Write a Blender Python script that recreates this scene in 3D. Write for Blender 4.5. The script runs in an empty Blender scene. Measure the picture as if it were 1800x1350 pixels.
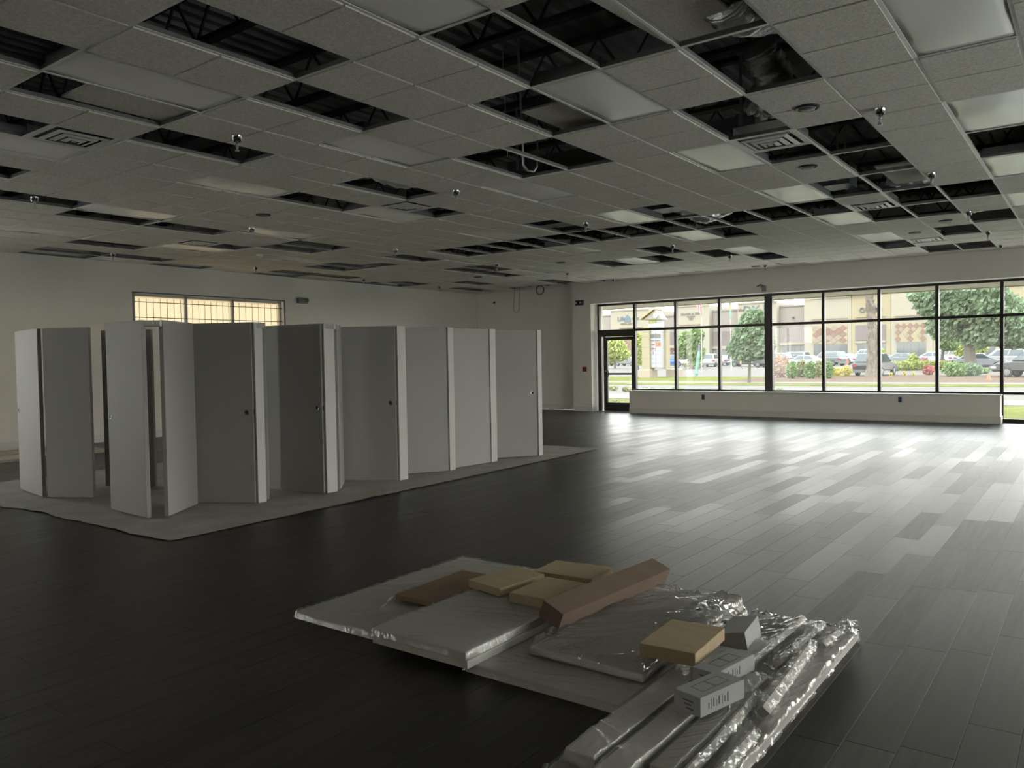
import bpy, bmesh, math, random
from mathutils import Vector, Matrix
random.seed(7)
S = bpy.context.scene
C = S.collection
# ------------------------------------------------------------------ camera
YAW, PIT, ROLL, FPX = 0.638671, -0.031388, -0.016852, 1396.45
CAM = Vector((3.4936, -4.9973, 1.49))
_f = Vector((-math.sin(YAW) * math.cos(PIT), math.cos(YAW) * math.cos(PIT), math.sin(PIT)))
_r = Vector((math.cos(YAW), math.sin(YAW), 0))
_u = _r.cross(_f)
RGT = _r * math.cos(ROLL) + _u * math.sin(ROLL)
UPV = -_r * math.sin(ROLL) + _u * math.cos(ROLL)
cam = bpy.data.cameras.new('camera')
cam.sensor_width = 36.0
cam.lens = FPX / 1800 * 36
cam.clip_end = 600
cam_o = bpy.data.objects.new('camera', cam)
C.objects.link(cam_o)
m = Matrix((RGT, UPV, -_f)).transposed().to_4x4()
m.translation = CAM
cam_o.matrix_world = m
S.camera = cam_o


def ray(px, py):
    return _f + RGT * ((px - 900) / FPX) + UPV * ((675 - py) / FPX)


def at(px, py, Y):
    d = ray(px, py)
    return CAM + d * ((Y - CAM.y) / d.y)


def pix(p):
    d = Vector(p) - CAM
    z = d.dot(_f)
    if z < 0.05:
        return None
    return 900 + FPX * d.dot(RGT) / z, 675 - FPX * d.dot(UPV) / z


# ------------------------------------------------------------------ world, sun, exposure
SKY = 8.0
W = bpy.data.worlds.new('world')
S.world = W
W.use_nodes = True
nt = W.node_tree
nt.nodes.clear()
out = nt.nodes.new('ShaderNodeOutputWorld')
bg = nt.nodes.new('ShaderNodeBackground')
tc = nt.nodes.new('ShaderNodeTexCoord')
sx = nt.nodes.new('ShaderNodeSeparateXYZ')
cr = nt.nodes.new('ShaderNodeValToRGB')
cr.color_ramp.elements[0].position = 0.0
cr.color_ramp.elements[0].color = (1.0, 0.95, 0.85, 1)
cr.color_ramp.elements[1].position = 0.6
cr.color_ramp.elements[1].color = (0.80, 0.92, 1.0, 1)
nt.links.new(tc.outputs['Generated'], sx.inputs[0])
nt.links.new(sx.outputs['Z'], cr.inputs[0])
nt.links.new(cr.outputs[0], bg.inputs['Color'])
bg.inputs['Strength'].default_value = SKY
nt.links.new(bg.outputs[0], out.inputs[0])
sun = bpy.data.lights.new('sun', 'SUN')
sun.energy = 1.5
sun.angle = math.radians(6)
sun.color = (1.0, 0.95, 0.86)
sun_o = bpy.data.objects.new('sun', sun)
C.objects.link(sun_o)
sun_o.rotation_euler = Vector((-0.15, 0.75, -1.1)).to_track_quat('-Z', 'Y').to_euler()
sun_o.location = (-20, -20, 40)
S.view_settings.view_transform = 'Standard'
S.view_settings.look = 'None'
S.view_settings.exposure = 0.33
S.view_settings.gamma = 1.0
S.view_settings.use_curve_mapping = False


# ------------------------------------------------------------------ mesh helpers
class MB:
    def __init__(s):
        s.v = []
        s.f = []

    def add(s, vs, fs):
        n = len(s.v)
        s.v += [tuple(v) for v in vs]
        s.f += [tuple(i + n for i in f) for f in fs]
        return s

    def box(s, x0, y0, z0, x1, y1, z1):
        return s.add([(x0, y0, z0), (x1, y0, z0), (x1, y1, z0), (x0, y1, z0), (x0, y0, z1), (x1, y0, z1), (x1, y1, z1), (x0, y1, z1)],
                     [(3, 2, 1, 0), (4, 5, 6, 7), (0, 1, 5, 4), (1, 2, 6, 5), (2, 3, 7, 6), (3, 0, 4, 7)])

    def bev(s, x0, y0, z0, x1, y1, z1, b):
        """box with chamfered top edges"""
        return s.add([(x0, y0, z0), (x1, y0, z0), (x1, y1, z0), (x0, y1, z0),
                      (x0, y0, z1 - b), (x1, y0, z1 - b), (x1, y1, z1 - b), (x0, y1, z1 - b),
                      (x0 + b, y0 + b, z1), (x1 - b, y0 + b, z1), (x1 - b, y1 - b, z1), (x0 + b, y1 - b, z1)],
                     [(3, 2, 1, 0), (8, 9, 10, 11), (0, 1, 5, 4), (1, 2, 6, 5), (2, 3, 7, 6), (3, 0, 4, 7),
                      (4, 5, 9, 8), (5, 6, 10, 9), (6, 7, 11, 10), (7, 4, 8, 11)])

    def mbox(s, M, sx, sy, sz):
        """box centred on the matrix M"""
        a, b, c = sx / 2, sy / 2, sz / 2
        vs = [M @ Vector(p) for p in [(-a, -b, -c), (a, -b, -c), (a, b, -c), (-a, b, -c), (-a, -b, c), (a, -b, c), (a, b, c), (-a, b, c)]]
        return s.add(vs, [(3, 2, 1, 0), (4, 5, 6, 7), (0, 1, 5, 4), (1, 2, 6, 5), (2, 3, 7, 6), (3, 0, 4, 7)])

    def prism(s, pts, axis, a, b):
        """polygon pts (2d) extruded along axis 0/1/2 from a to b"""
        n = len(pts)

        def mk(p, t):
            return [(t, p[0], p[1]), (p[0], t, p[1]), (p[0], p[1], t)][axis]
        vs = [mk(p, a) for p in pts] + [mk(p, b) for p in pts]
        fs = [tuple(range(n))[::-1], tuple(range(n, 2 * n))] + [(i, (i + 1) % n, n + (i + 1) % n, n + i) for i in range(n)]
        return s.add(vs, fs)

    def tube(s, path, r, n=8, cap=True, rr=None):
        path = [Vector(p) for p in path]
        base = len(s.v)
        prev = None
        for i, p in enumerate(path):
            t = (path[min(i + 1, len(path) - 1)] - path[max(i - 1, 0)]).normalized()
            a = prev if prev else (Vector((0, 0, 1)) if abs(t.z) < .9 else Vector((1, 0, 0)))
            u = (a - t * a.dot(t)).normalized()
            w = t.cross(u)
            prev = u
            R = rr[i] if rr else r
            for k in range(n):
                g = 2 * math.pi * k / n
                s.v.append(tuple(p + u * (R * math.cos(g)) + w * (R * math.sin(g))))
        for i in range(len(path) - 1):
            for k in range(n):
                a, b = base + i * n + k, base + i * n + (k + 1) % n
                s.f.append((a, b, b + n, a + n))
        if cap:
            s.f.append(tuple(base + k for k in range(n))[::-1])
            s.f.append(tuple(base + (len(path) - 1) * n + k for k in range(n)))
        return s

    def lathe(s, prof, n=12, M=None):
        """profile (r,z) turned about z"""
        base = len(s.v)
        M = M or Matrix()
        for r, z in prof:
            for k in range(n):
                g = 2 * math.pi * k / n
                s.v.append(tuple(M @ Vector((r * math.cos(g), r * math.sin(g), z))))
        for i in range(len(prof) - 1):
            for k in range(n):
                a, b = base + i * n + k, base + i * n + (k + 1) % n
                s.f.append((a, b, b + n, a + n))
        s.f.append(tuple(base + k for k in range(n))[::-1])
        s.f.append(tuple(base + (len(prof) - 1) * n + k for k in range(n)))
        return s

    def grid(s, nx, ny, fn):
        base = len(s.v)
        for j in range(ny + 1):
            for i in range(nx + 1):
                s.v.append(tuple(fn(i / nx, j / ny)))
        for j in range(ny):
            for i in range(nx):
                a = base + j * (nx + 1) + i
                s.f.append((a, a + 1, a + nx + 2, a + nx + 1))
        return s

    def mesh(s, name, smooth=False):
        me = bpy.data.meshes.new(name)
        me.from_pydata(s.v, [], s.f)
        if smooth:
            for p in me.polygons:
                p.use_smooth = True
        me.update()
        return me


def link(o, parent=None):
    C.objects.link(o)
    if parent is not None:
        o.parent = parent
    return o


def obj(name, mb, mat, parent=None, smooth=False, world=False):
    me = mb.mesh(name, smooth) if isinstance(mb, MB) else mb
    if mat is not None and not me.materials:
        me.materials.append(mat)
    o = bpy.data.objects.new(name, me)
    link(o, parent)
    if world and parent is not None:
        o.matrix_parent_inverse = parent.matrix_basis.inverted()
    return o


def tag(o, label=None, cat=None, group=None, kind=None):
    if label:
        o['label'] = label
    if cat:
        o['category'] = cat
    if group:
        o['group'] = group
    if kind:
        o['kind'] = kind
    return o


def thing(name, label, cat, loc=(0, 0, 0), rz=0.0, group=None, kind=None):
    o = bpy.data.objects.new(name, None)
    o.empty_display_size = .1
    o.location = loc
    o.rotation_euler = (0, 0, rz)
    C.objects.link(o)
    return tag(o, label, cat, group, kind)


def struct(name, mb, mat, label=None, smooth=False):
    o = obj(name, mb, mat, smooth=smooth)
    return tag(o, label, kind='structure')


def dup(root, loc, rz=0.0, label=None):
    r = root.copy()
    C.objects.link(r)
    r.location = loc
    r.rotation_euler = (0, 0, rz)
    if label:
        r['label'] = label
    for ch in list(root.children):
        c = ch.copy()
        C.objects.link(c)
        c.parent = r
        for g in list(ch.children):
            d = g.copy()
            C.objects.link(d)
            d.parent = c
    return r


# ------------------------------------------------------------------ materials
def mat(name, col, rough=.6, metal=0., spec=.5, var=0., vscale=4., bump=0., bscale=60., trans=0., stretch=None):
    M = bpy.data.materials.new(name)
    M.use_nodes = True
    n = M.node_tree.nodes
    L = M.node_tree.links
    b = n['Principled BSDF']
    b.inputs['Base Color'].default_value = (*col, 1)
    b.inputs['Roughness'].default_value = rough
    b.inputs['Metallic'].default_value = metal
    b.inputs['Specular IOR Level'].default_value = spec
    if var or bump:
        t = n.new('ShaderNodeNewGeometry')
        mp = n.new('ShaderNodeMapping')
        L.new(t.outputs['Position'], mp.inputs[0])
        if stretch:
            mp.inputs['Scale'].default_value = stretch
    if var:
        z = n.new('ShaderNodeTexNoise')
        z.inputs['Scale'].default_value = vscale
        z.inputs['Detail'].default_value = 5
        L.new(mp.outputs[0], z.inputs['Vector'])
        r = n.new('ShaderNodeValToRGB')
        r.color_ramp.elements[0].position = .3
        r.color_ramp.elements[1].position = .7
        r.color_ramp.elements[0].color = (*[c * (1 - var) for c in col], 1)
        r.color_ramp.elements[1].color = (*[min(1, c * (1 + var)) for c in col], 1)
        L.new(z.outputs['Fac'], r.inputs[0])
        L.new(r.outputs[0], b.inputs['Base Color'])
    if bump:
        z = n.new('ShaderNodeTexNoise')
        z.inputs['Scale'].default_value = bscale
        z.inputs['Detail'].default_value = 4
        L.new(mp.outputs[0], z.inputs['Vector'])
        k = n.new('ShaderNodeBump')
        k.inputs['Strength'].default_value = bump
        k.inputs['Distance'].default_value = .01
        L.new(z.outputs['Fac'], k.inputs['Height'])
        L.new(k.outputs[0], b.inputs['Normal'])
    return M


def see_through(name, tint, diff, gloss, gcol=(1, 1, 1), rough=.05, bump=0., bscale=20., dcol=(.9, .9, .88), dust=False):
    """thin clear sheet: transparent + a little diffuse + fresnel gloss"""
    M = bpy.data.materials.new(name)
    M.use_nodes = True
    n = M.node_tree.nodes
    L = M.node_tree.links
    n.remove(n['Principled BSDF'])
    o = n['Material Output']
    t = n.new('ShaderNodeBsdfTransparent')
    t.inputs[0].default_value = (*tint, 1)
    d = n.new('ShaderNodeBsdfTranslucent' if dust else 'ShaderNodeBsdfDiffuse')
    d.inputs[0].default_value = (*dcol, 1)
    g = n.new('ShaderNodeBsdfGlossy')
    g.inputs['Color'].default_value = (*gcol, 1)
    g.inputs['Roughness'].default_value = rough
    m1 = n.new('ShaderNodeMixShader')
    m1.inputs[0].default_value = diff
    m2 = n.new('ShaderNodeMixShader')
    lw = n.new('ShaderNodeLayerWeight')
    lw.inputs['Blend'].default_value = .35
    mu = n.new('ShaderNodeMath')
    mu.operation = 'MULTIPLY_ADD'
    mu.inputs[1].default_value = gloss
    mu.inputs[2].default_value = gloss * .25
    L.new(lw.outputs['Fresnel'], mu.inputs[0])
    L.new(mu.outputs[0], m2.inputs[0])
    L.new(t.outputs[0], m1.inputs[1])
    L.new(d.outputs[0], m1.inputs[2])
    L.new(m1.outputs[0], m2.inputs[1])
    L.new(g.outputs[0], m2.inputs[2])
    L.new(m2.outputs[0], o.inputs[0])
    if bump:
        z = n.new('ShaderNodeTexNoise')
        z.inputs['Scale'].default_value = bscale
        z.inputs['Detail'].default_value = 3
        z.inputs['Distortion'].default_value = 1.2
        k = n.new('ShaderNodeBump')
        k.inputs['Strength'].default_value = bump
        k.inputs['Distance'].default_value = .03
        ge = n.new('ShaderNodeNewGeometry')
        L.new(ge.outputs['Position'], z.inputs['Vector'])
        L.new(z.outputs['Fac'], k.inputs['Height'])
        L.new(k.outputs[0], g.inputs['Normal'])
        L.new(k.outputs[0], d.inputs['Normal'])
    return M


def translucent(name, col, fac, rough=.4):
    M = bpy.data.materials.new(name)
    M.use_nodes = True
    n = M.node_tree.nodes
    L = M.node_tree.links
    b = n['Principled BSDF']
    b.inputs['Base Color'].default_value = (*col, 1)
    b.inputs['Roughness'].default_value = rough
    t = n.new('ShaderNodeBsdfTranslucent')
    t.inputs[0].default_value = (*col, 1)
    mx = n.new('ShaderNodeMixShader')
    mx.inputs[0].default_value = fac
    L.new(b.outputs[0], mx.inputs[1])
    L.new(t.outputs[0], mx.inputs[2])
    L.new(mx.outputs[0], n['Material Output'].inputs[0])
    return M


def floor_mat():
    M = mat('grey_vinyl_plank', (.06, .055, .05), .33)
    n = M.node_tree.nodes
    L = M.node_tree.links
    b = n['Principled BSDF']
    b.inputs['Specular IOR Level'].default_value = .36
    ge = n.new('ShaderNodeNewGeometry')
    oi = n.new('ShaderNodeObjectInfo')
    ad = n.new('ShaderNodeMath')
    ad.operation = 'ADD'
    L.new(ge.outputs['Random Per Island'], ad.inputs[0])
    L.new(oi.outputs['Random'], ad.inputs[1])
    fr = n.new('ShaderNodeMath')
    fr.operation = 'FRACT'
    L.new(ad.outputs[0], fr.inputs[0])
    mp = n.new('ShaderNodeMapping')
    mp.inputs['Scale'].default_value = (38, 2.2, 1)
    L.new(ge.outputs['Position'], mp.inputs[0])
    cx = n.new('ShaderNodeCombineXYZ')
    ml = n.new('ShaderNodeMath')
    ml.operation = 'MULTIPLY'
    ml.inputs[1].default_value = 90
    L.new(fr.outputs[0], ml.inputs[0])
    L.new(ml.outputs[0], cx.inputs['Z'])
    va = n.new('ShaderNodeVectorMath')
    L.new(mp.outputs[0], va.inputs[0])
    L.new(cx.outputs[0], va.inputs[1])
    z = n.new('ShaderNodeTexNoise')
    z.inputs['Scale'].default_value = 1
    z.inputs['Detail'].default_value = 6
    L.new(va.outputs[0], z.inputs['Vector'])
    r = n.new('ShaderNodeValToRGB')
    r.color_ramp.elements[0].color = (.023, .0205, .0175, 1)
    r.color_ramp.elements[1].color = (.054, .049, .043, 1)
    L.new(fr.outputs[0], r.inputs[0])
    g = n.new('ShaderNodeValToRGB')
    g.color_ramp.elements[0].position = .3
    g.color_ramp.elements[1].position = .72
    g.color_ramp.elements[0].color = (.62, .62, .62, 1)
    g.color_ramp.elements[1].color = (1.25, 1.25, 1.25, 1)
    L.new(z.outputs['Fac'], g.inputs[0])
    mx = n.new('ShaderNodeMix')
    mx.data_type = 'RGBA'
    mx.blend_type = 'MULTIPLY'
    mx.inputs[0].default_value = 1
    L.new(r.outputs[0], mx.inputs[6])
    L.new(g.outputs[0], mx.inputs[7])
    L.new(mx.outputs[2], b.inputs['Base Color'])
    rm = n.new('ShaderNodeMapRange')
    rm.inputs[3].default_value = .365
    rm.inputs[4].default_value = .435
    L.new(fr.outputs[0], rm.inputs[0])
    L.new(rm.outputs[0], b.inputs['Roughness'])
    k = n.new('ShaderNodeBump')
    k.inputs['Strength'].default_value = .12
    k.inputs['Distance'].default_value = .004
    L.new(z.outputs['Fac'], k.inputs['Height'])
    L.new(k.outputs[0], b.inputs['Normal'])
    return M


M_floor = floor_mat()
M_slab = mat('floor_joint', (.02, .018, .016), .8)
M_wall = mat('wall_paint', (.83, .785, .725), .75, var=.03, vscale=.8, bump=.05, bscale=90)
M_base = mat('baseboard_paint', (.72, .70, .66), .6)
M_tile = mat('ceiling_tile_mineral', (.76, .715, .64), .9, spec=.2, var=.16, vscale=55, bump=.5, bscale=120)
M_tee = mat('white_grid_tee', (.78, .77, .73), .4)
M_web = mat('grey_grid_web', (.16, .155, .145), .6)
M_lens = translucent('acrylic_lens', (.97, .94, .885), .06, .24)
M_deck = mat('galvanised_deck', (.27, .285, .285), .55, metal=.35, var=.25, vscale=2)
M_joist = mat('joist_primer', (.045, .045, .05), .6)
M_foil = mat('foil_duct', (.9, .91, .92), .33, metal=.95, bump=.9, bscale=28)
M_duct = mat('sheet_duct', (.24, .25, .26), .45, metal=.5)
M_black = mat('bronze_frame', (.022, .020, .018), .38, spec=.5)
M_pane = see_through('window_glass', (.97, .98, .97), .017, .05, rough=.02, dust=True)
M_cloth = mat('drop_cloth', (.39, .37, .33), .9, var=.14, vscale=3, bump=.4, bscale=14)
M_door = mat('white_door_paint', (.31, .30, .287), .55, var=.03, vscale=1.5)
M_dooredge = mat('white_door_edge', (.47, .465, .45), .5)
M_chrome = mat('chrome', (.55, .55, .55), .12, metal=1)
M_dark = mat('dark_hole', (.015, .015, .015), .7)
M_panel = mat('panel_laminate', (.62, .595, .55), .5, var=.05, vscale=3)
M_film = see_through('clear_film', (.95, .95, .95), .035, .62, rough=.09, bump=.12, bscale=30)
M_film3 = see_through('crinkled_film', (.95, .95, .95), .05, .42, rough=.12, bump=.15, bscale=30)
M_film2 = see_through('clear_wrap', (.95, .95, .95), .06, .36, rough=.12, bump=.2, bscale=30)
M_card = mat('cardboard_tan', (.42, .325, .205), .8, var=.07, vscale=8, stretch=(1, 6, 1))
M_card2 = mat('cardboard_brown', (.23, .145, .085), .8, var=.08, vscale=8)
M_card3 = mat('cardboard_red', (.16, .11, .083), .8, var=.08, vscale=8)
M_white = mat('white_card', (.36, .36, .355), .7)
M_ink = mat('ink', (.10, .10, .10), .7)
M_alu = mat('brushed_metal', (.62, .62, .62), .35, metal=.9)
M_red = mat('alarm_red', (.22, .03, .03), .45)
M_tape = mat('painters_tape', (.08, .13, .24), .7)
M_frost = translucent('frosted_pane', (.46, .405, .32), .9, .5)
M_trim = mat('raw_trim', (.45, .40, .32), .7)
M_wood = mat('spacer_block', (.62, .60, .55), .7)
# ------------------------------------------------------------------ room shell
U = .6096
H = 3.547
XL, XR, YF, YB, YR = -12.2, 9.0, 13.87, 14.36, -9.0     # left wall, right wall, front wall, recessed wall, rear wall
TOP = H + 1.32
ORD = ['first', 'second', 'third', 'fourth', 'fifth', 'sixth', 'seventh', 'eighth', 'ninth', 'tenth', 'eleventh', 'twelfth', 'thirteenth',
       'fourteenth', 'fifteenth', 'sixteenth', 'seventeenth', 'eighteenth', 'nineteenth', 'twentieth']


def holed(mb, axis, a, b, u0, u1, z0, z1, holes):
    """wall slab between a and b on axis, spanning u0..u1, z0..z1, with rectangular holes (u0,u1,z0,z1)"""
    us = sorted({u0, u1, *[h[0] for h in holes], *[h[1] for h in holes]})
    zs = sorted({z0, z1, *[h[2] for h in holes], *[h[3] for h in holes]})
    for i in range(len(us) - 1):
        for k in range(len(zs) - 1):
            um, zm = (us[i] + us[i + 1]) / 2, (zs[k] + zs[k + 1]) / 2
            if any(h[0] < um < h[1] and h[2] < zm < h[3] for h in holes):
                continue
            if axis == 0:
                mb.box(a, us[i], zs[k], b, us[i + 1], zs[k + 1])
            else:
                mb.box(us[i], a, zs[k], us[i + 1], b, zs[k + 1])
    return mb


# floor: slab + planks laid along Y
floor = struct('floor', MB().box(XL, YR, -.12, XR, 14.4, -.006), M_slab, 'grey wood-look plank floor')
PW, PL = .184, 1.22
pl = []
rows = int((XR - XL) / PW) + 1
for r in range(rows):
    x0 = XL + r * PW
    x1 = min(x0 + PW, XR)
    y = YR - random.random() * PL
    while y < 14.3:
        a, b = max(y, YR), min(y + PL, 14.3)
        if b - a > .05 and x1 - x0 > .02:
            c = pix(((x0 + x1) / 2, (a + b) / 2, 0))
            area = 0
            if c and -30 < c[0] < 1830 and 0 < c[1] < 1400:
                d2 = ((x0 + x1) / 2 - CAM.x) ** 2 + ((a + b) / 2 - CAM.y) ** 2
                area = (b - a) / d2 ** 1.5
            pl.append((area, x0, a, x1, b))
        y += PL
pl.sort(reverse=True)
pm = MB().bev(0, 0, -.008, PW - .0015, PL - .0015, 0, .0012).mesh('plank')
pm.materials.append(M_floor)
rest = MB()
nobj = 0
for area, x0, a, x1, b in pl:
    if nobj < 290 and area > 0 and b - a > PL - .01 and x1 - x0 > PW - .01:
        o = obj('plank', pm, None, floor)
        o.location = (x0, a, 0)
        nobj += 1
    else:
        rest.bev(x0, a, -.008, x1 - .0015, b - .0015, 0, .0012)
tag(obj('plank_field', rest, M_floor, floor), kind='stuff')

# left strip window opening; OFF holds unseen openings added to light the room
LW = (3.40, 7.05, 2.30, 2.955)
OFF = {'left': [(-2.6, -1.4, .12, 2.955)], 'right': [(-1.2, 7.0, .12, 2.955)], 'rear': [(-11.2, -8.6, .12, 2.955)]}
wl = holed(MB(), 0, XL - .25, XL, YR, YB, 0, TOP, [LW] + OFF['left'])
struct('wall_left', wl, M_wall, 'pale painted wall with the high strip window')
struct('wall_back', MB().box(XL, YB, 0, -8.40, YB + .2, TOP), M_wall, 'pale recessed wall left of the glass entrance door')
struct('wall_pilaster', MB().box(-8.42, 13.95, 0, -7.83, 14.62, TOP), M_wall, 'pale wall pier beside the glass entrance door')
XW0 = -7.83


def wx(px):
    return at(px, 600, 14.22).x


def wz(px, py):
    return at(px, py, 14.22).z


ZH = wz(1186, 528)
ZT = wz(1186, 577)
ZS = wz(1186, 686)
XE = 1.84                                   # right end of the low wall
struct('wall_front_header', MB().box(XW0, YF, ZH + .02, XR, 14.6, TOP), M_wall, 'pale painted header wall above the storefront windows')
XD1 = wx(1115)
struct('wall_front_low', MB().box(XD1 + .02, YF, 0, XE, 14.30, ZS - .03), M_wall, 'low painted wall below the storefront windows')
struct('trim_1', MB().box(XD1 + .015, YF - .02, ZS - .03, XE + .02, 14.24, ZS - .005), M_base, 'pale window sill cap on the low wall')
wr = holed(MB(), 0, XR, XR + .25, YR, 14.6, 0, TOP, OFF['right'])
struct('wall_right', wr, M_wall)
struct('wall_rear', holed(MB(), 1, YR - .25, YR, XL, XR, 0, TOP, OFF['rear']), M_wall)


def basebd(name, mb):
    return struct(name, mb, M_base, 'painted baseboard')


basebd('baseboard_front', MB().bev(XD1 + .02, YF - .018, .0, XE, YF, .15, .008))
basebd('baseboard_front_end', MB().bev(XE, YF - .018, 0, XE + .018, 14.25, .15, .008))
basebd('baseboard_pier', MB().bev(-8.42, 13.932, 0, -7.812, 13.95, .15, .008).bev(-7.83, 13.95, 0, -7.812, 14.2, .15, .008))
basebd('baseboard_back', MB().bev(XL, YB - .018, 0, -8.42, YB, .15, .008))
basebd('baseboard_left', MB().bev(XL, YR, 0, XL + .018, YB, .15, .008))

# ------------------------------------------------------------------ storefront window
YW0, YW1, YG = 14.22, 14.33, 14.275
win = thing('window_1', 'storefront window wall with dark bronze frames and two rows of panes', None, (XW0, YW0, 0), kind='structure')


def wpart(name, mb, mt):
    return obj(name, mb, mt, win, world=True)


XP0, XP1 = wx(1345), wx(1358.5)
cols = [wx(1052), XD1, wx(1187), wx(1264), (XP0 + XP1) / 2, wx(1447), wx(1545), wx(1647), wx(1761)]
step = cols[8] - cols[7]
xs = list(cols)
while xs[-1] + step < XR - .1:
    xs.append(xs[-1] + step)
MW = .032
for i, x in enumerate(xs):
    w = (XP1 - XP0) / 2 if i == 4 else MW
    low = 0 if (i in (0, 1) or i >= 8) else ZS - .02
    wpart('mullion', MB().box(x - w, YW0 - (.04 if i == 4 else 0), low, x + w, YW1, ZH + .02), M_black)
for i in range(len(xs) - 1):
    wa = (XP1 - XP0) / 2 if i == 4 else MW
    wb = (XP1 - XP0) / 2 if i == 3 else MW
    a, b = xs[i] + wa, xs[i + 1] - wb
    wpart('head_rail', MB().box(a, YW0, ZH - .035, b, YW1, ZH + .02), M_black)
    if i > 0:
        wpart('transom_bar', MB().box(a, YW0, ZT - .03, b, YW1, ZT + .03), M_black)
    else:
        wpart('transom_bar', MB().box(a, YW0, ZT - .16, b, YW1, ZT + .03), M_black)
    wpart('pane', MB().box(a - .01, YG - .004, ZT + .02, b + .01, YG + .004, ZH - .03), M_pane)
    if i > 0:
        wpart('sill_rail', MB().box(a, YW0, ZS - .02, b, YW1, ZS + .035), M_black)
        wpart('pane', MB().box(a - .01, YG - .004, ZS + .03, b + .01, YG + .004, ZT - .025), M_pane)
    if i >= 8:
        wpart('floor_rail', MB().box(a, YW0, 0, b, YW1, .08), M_black)
        wpart('pane', MB().box(a - .01, YG - .004, .07, b + .01, YG + .004, ZS - .015), M_pane)

# unseen windows added on left, right and rear walls to brighten the room
nw = 3
for side, holes in OFF.items():
    for (u0, u1, z0, z1) in holes:
        t = thing('window_%d' % nw, 'unseen window added for light on the %s wall' % side, None, {'left': (XL, u0, 0), 'right': (XR, u0, 0), 'rear': (u0, YR, 0)}[side], kind='structure')
        nw += 1
        n_ = max(1, round((u1 - u0) / 1.2))

        def slab_(ua, ub, za, zb, d0, d1):
            if side == 'left':
                return MB().box(XL - d1, ua, za, XL - d0, ub, zb)
            if side == 'right':
                return MB().box(XR + d0, ua, za, XR + d1, ub, zb)
            return MB().box(ua, YR - d1, za, ub, YR - d0, zb)
        for k in range(n_ + 1):
            y = u0 + k * (u1 - u0) / n_
            obj('mullion', slab_(y - .03, y + .03, z0, z1, .10, .20), M_black, t, world=True)
        for z in (z0 + .03, z1 - .03):
            obj('rail', slab_(u0, u1, z - .03, z + .03, .10, .20), M_black, t, world=True)
        for k in range(n_):
            y = u0 + k * (u1 - u0) / n_
            obj('pane', slab_(y + .02, y + (u1 - u0) / n_ - .02, z0 + .05, z1 - .05, .148, .155), M_pane, t, world=True)

# entrance door
dr = thing('door_1', 'narrow-stile glass entrance door with dark frame and loop pull handle', None, ((cols[0] + XD1) / 2, YW0, 0), kind='structure')


def dpart(name, mb, mt, parent=None, **k):
    return obj(name, mb, mt, parent or dr, world=(parent is None), **k)


xa, xb = wx(1056), wx(1061.5)
dl, drr = wx(1062), XD1 - MW - .004
dz = ZT - .17
dpart('jamb', MB().box(cols[0] + MW, YW0 + .01, 0, cols[0] + MW + .05, YW1, dz + .01), M_black)
dpart('side_light', MB().box(cols[0] + MW + .05, YW0 + .04, .04, dl - .035, YW0 + .05, dz), M_pane)
dpart('jamb', MB().box(dl - .035, YW0 + .01, 0, dl - .004, YW1, dz + .01), M_black)
SW = .085
dpart('stile', MB().box(dl, YW0 + .02, .01, dl + SW, YW0 + .07, dz), M_black)
dpart('stile', MB().box(drr - SW * .8, YW0 + .02, .01, drr, YW0 + .07, dz), M_black)
dpart('top_rail', MB().box(dl + SW, YW0 + .02, dz - .09, drr - SW * .8, YW0 + .07, dz), M_black)
dpart('bottom_rail', MB().box(dl + SW, YW0 + .02, .01, drr - SW * .8, YW0 + .07, .25), M_black)
zb = wz(1090, 657)
dpart('push_bar', MB().box(dl + SW, YW0 - .03, zb - .025, drr - SW * .8, YW0 + .02, zb + .025), M_black)
dpart('pane', MB().box(dl + SW - .01, YW0 + .04, .24, drr - SW * .8 + .01, YW0 + .048, dz - .08), M_pane)
hp = [(dl + .03 + .13 * math.sin(math.pi * t / 12), YW0 - .05, zb + .14 * math.cos(math.pi * t / 12)) for t in range(13)]
dpart('pull_handle', MB().tube(hp, .012, 8), M_black, smooth=True)
dpart('lock_cylinder', MB().lathe([(.022, 0), (.022, .02), (.012, .024)], 12, Matrix.Translation((dl + .04, YW0 + .02, zb + .08)) @ Matrix.Rotation(math.pi / 2, 4, 'X')), M_alu)
dpart('threshold', MB().box(cols[0], YW0 - .06, 0, XD1, YW1, .012), M_alu)

# high strip window on the left wall
w2 = thing('window_2', 'high three-pane frosted strip window with a wire security grille', None, (XL, LW[0], LW[2]), kind='structure')


def w2p(name, mb, mt):
    return obj(name, mb, mt, w2, world=True)


y0, y1, z0, z1 = LW
ms = [y0, 4.58, 5.735, y1]
for a, b in ((y0, y0 + .05), (4.555, 4.615), (5.70, 5.76), (y1 - .05, y1)):
    w2p('mullion', MB().box(XL - .20, a, z0, XL - .10, b, z1), M_dooredge)
w2p('rail', MB().box(XL - .20, y0, z1 - .05, XL - .10, y1, z1), M_dooredge)
w2p('rail', MB().box(XL - .20, y0, z0, XL - .10, y1, z0 + .05), M_dooredge)
for i in range(3):
    w2p('pane', MB().box(XL - .165, ms[i] + .03, z0 + .03, XL - .158, ms[i + 1] - .03, z1 - .03), M_frost)
for z in (z0 + .17, z1 - .17):
    w2p('grille_rod', MB().tube([(XL - .06, y0, z), (XL - .06, y1, z)], .008, 6), M_black)
for i in range(3):
    for k in range(7):
        y = ms[i] + .12 + k * (ms[i + 1] - ms[i] - .18) / 6.6
        w2p('grille_wire', MB().tube([(XL - .05, y, z0 + .09), (XL - .05, y, z1 - .09)], .005, 5), M_black)
w2p('masking_tape', MB().box(XL, y0 - .05, z1, XL + .004, y1 + .03, z1 + .028), M_tape)
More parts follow.
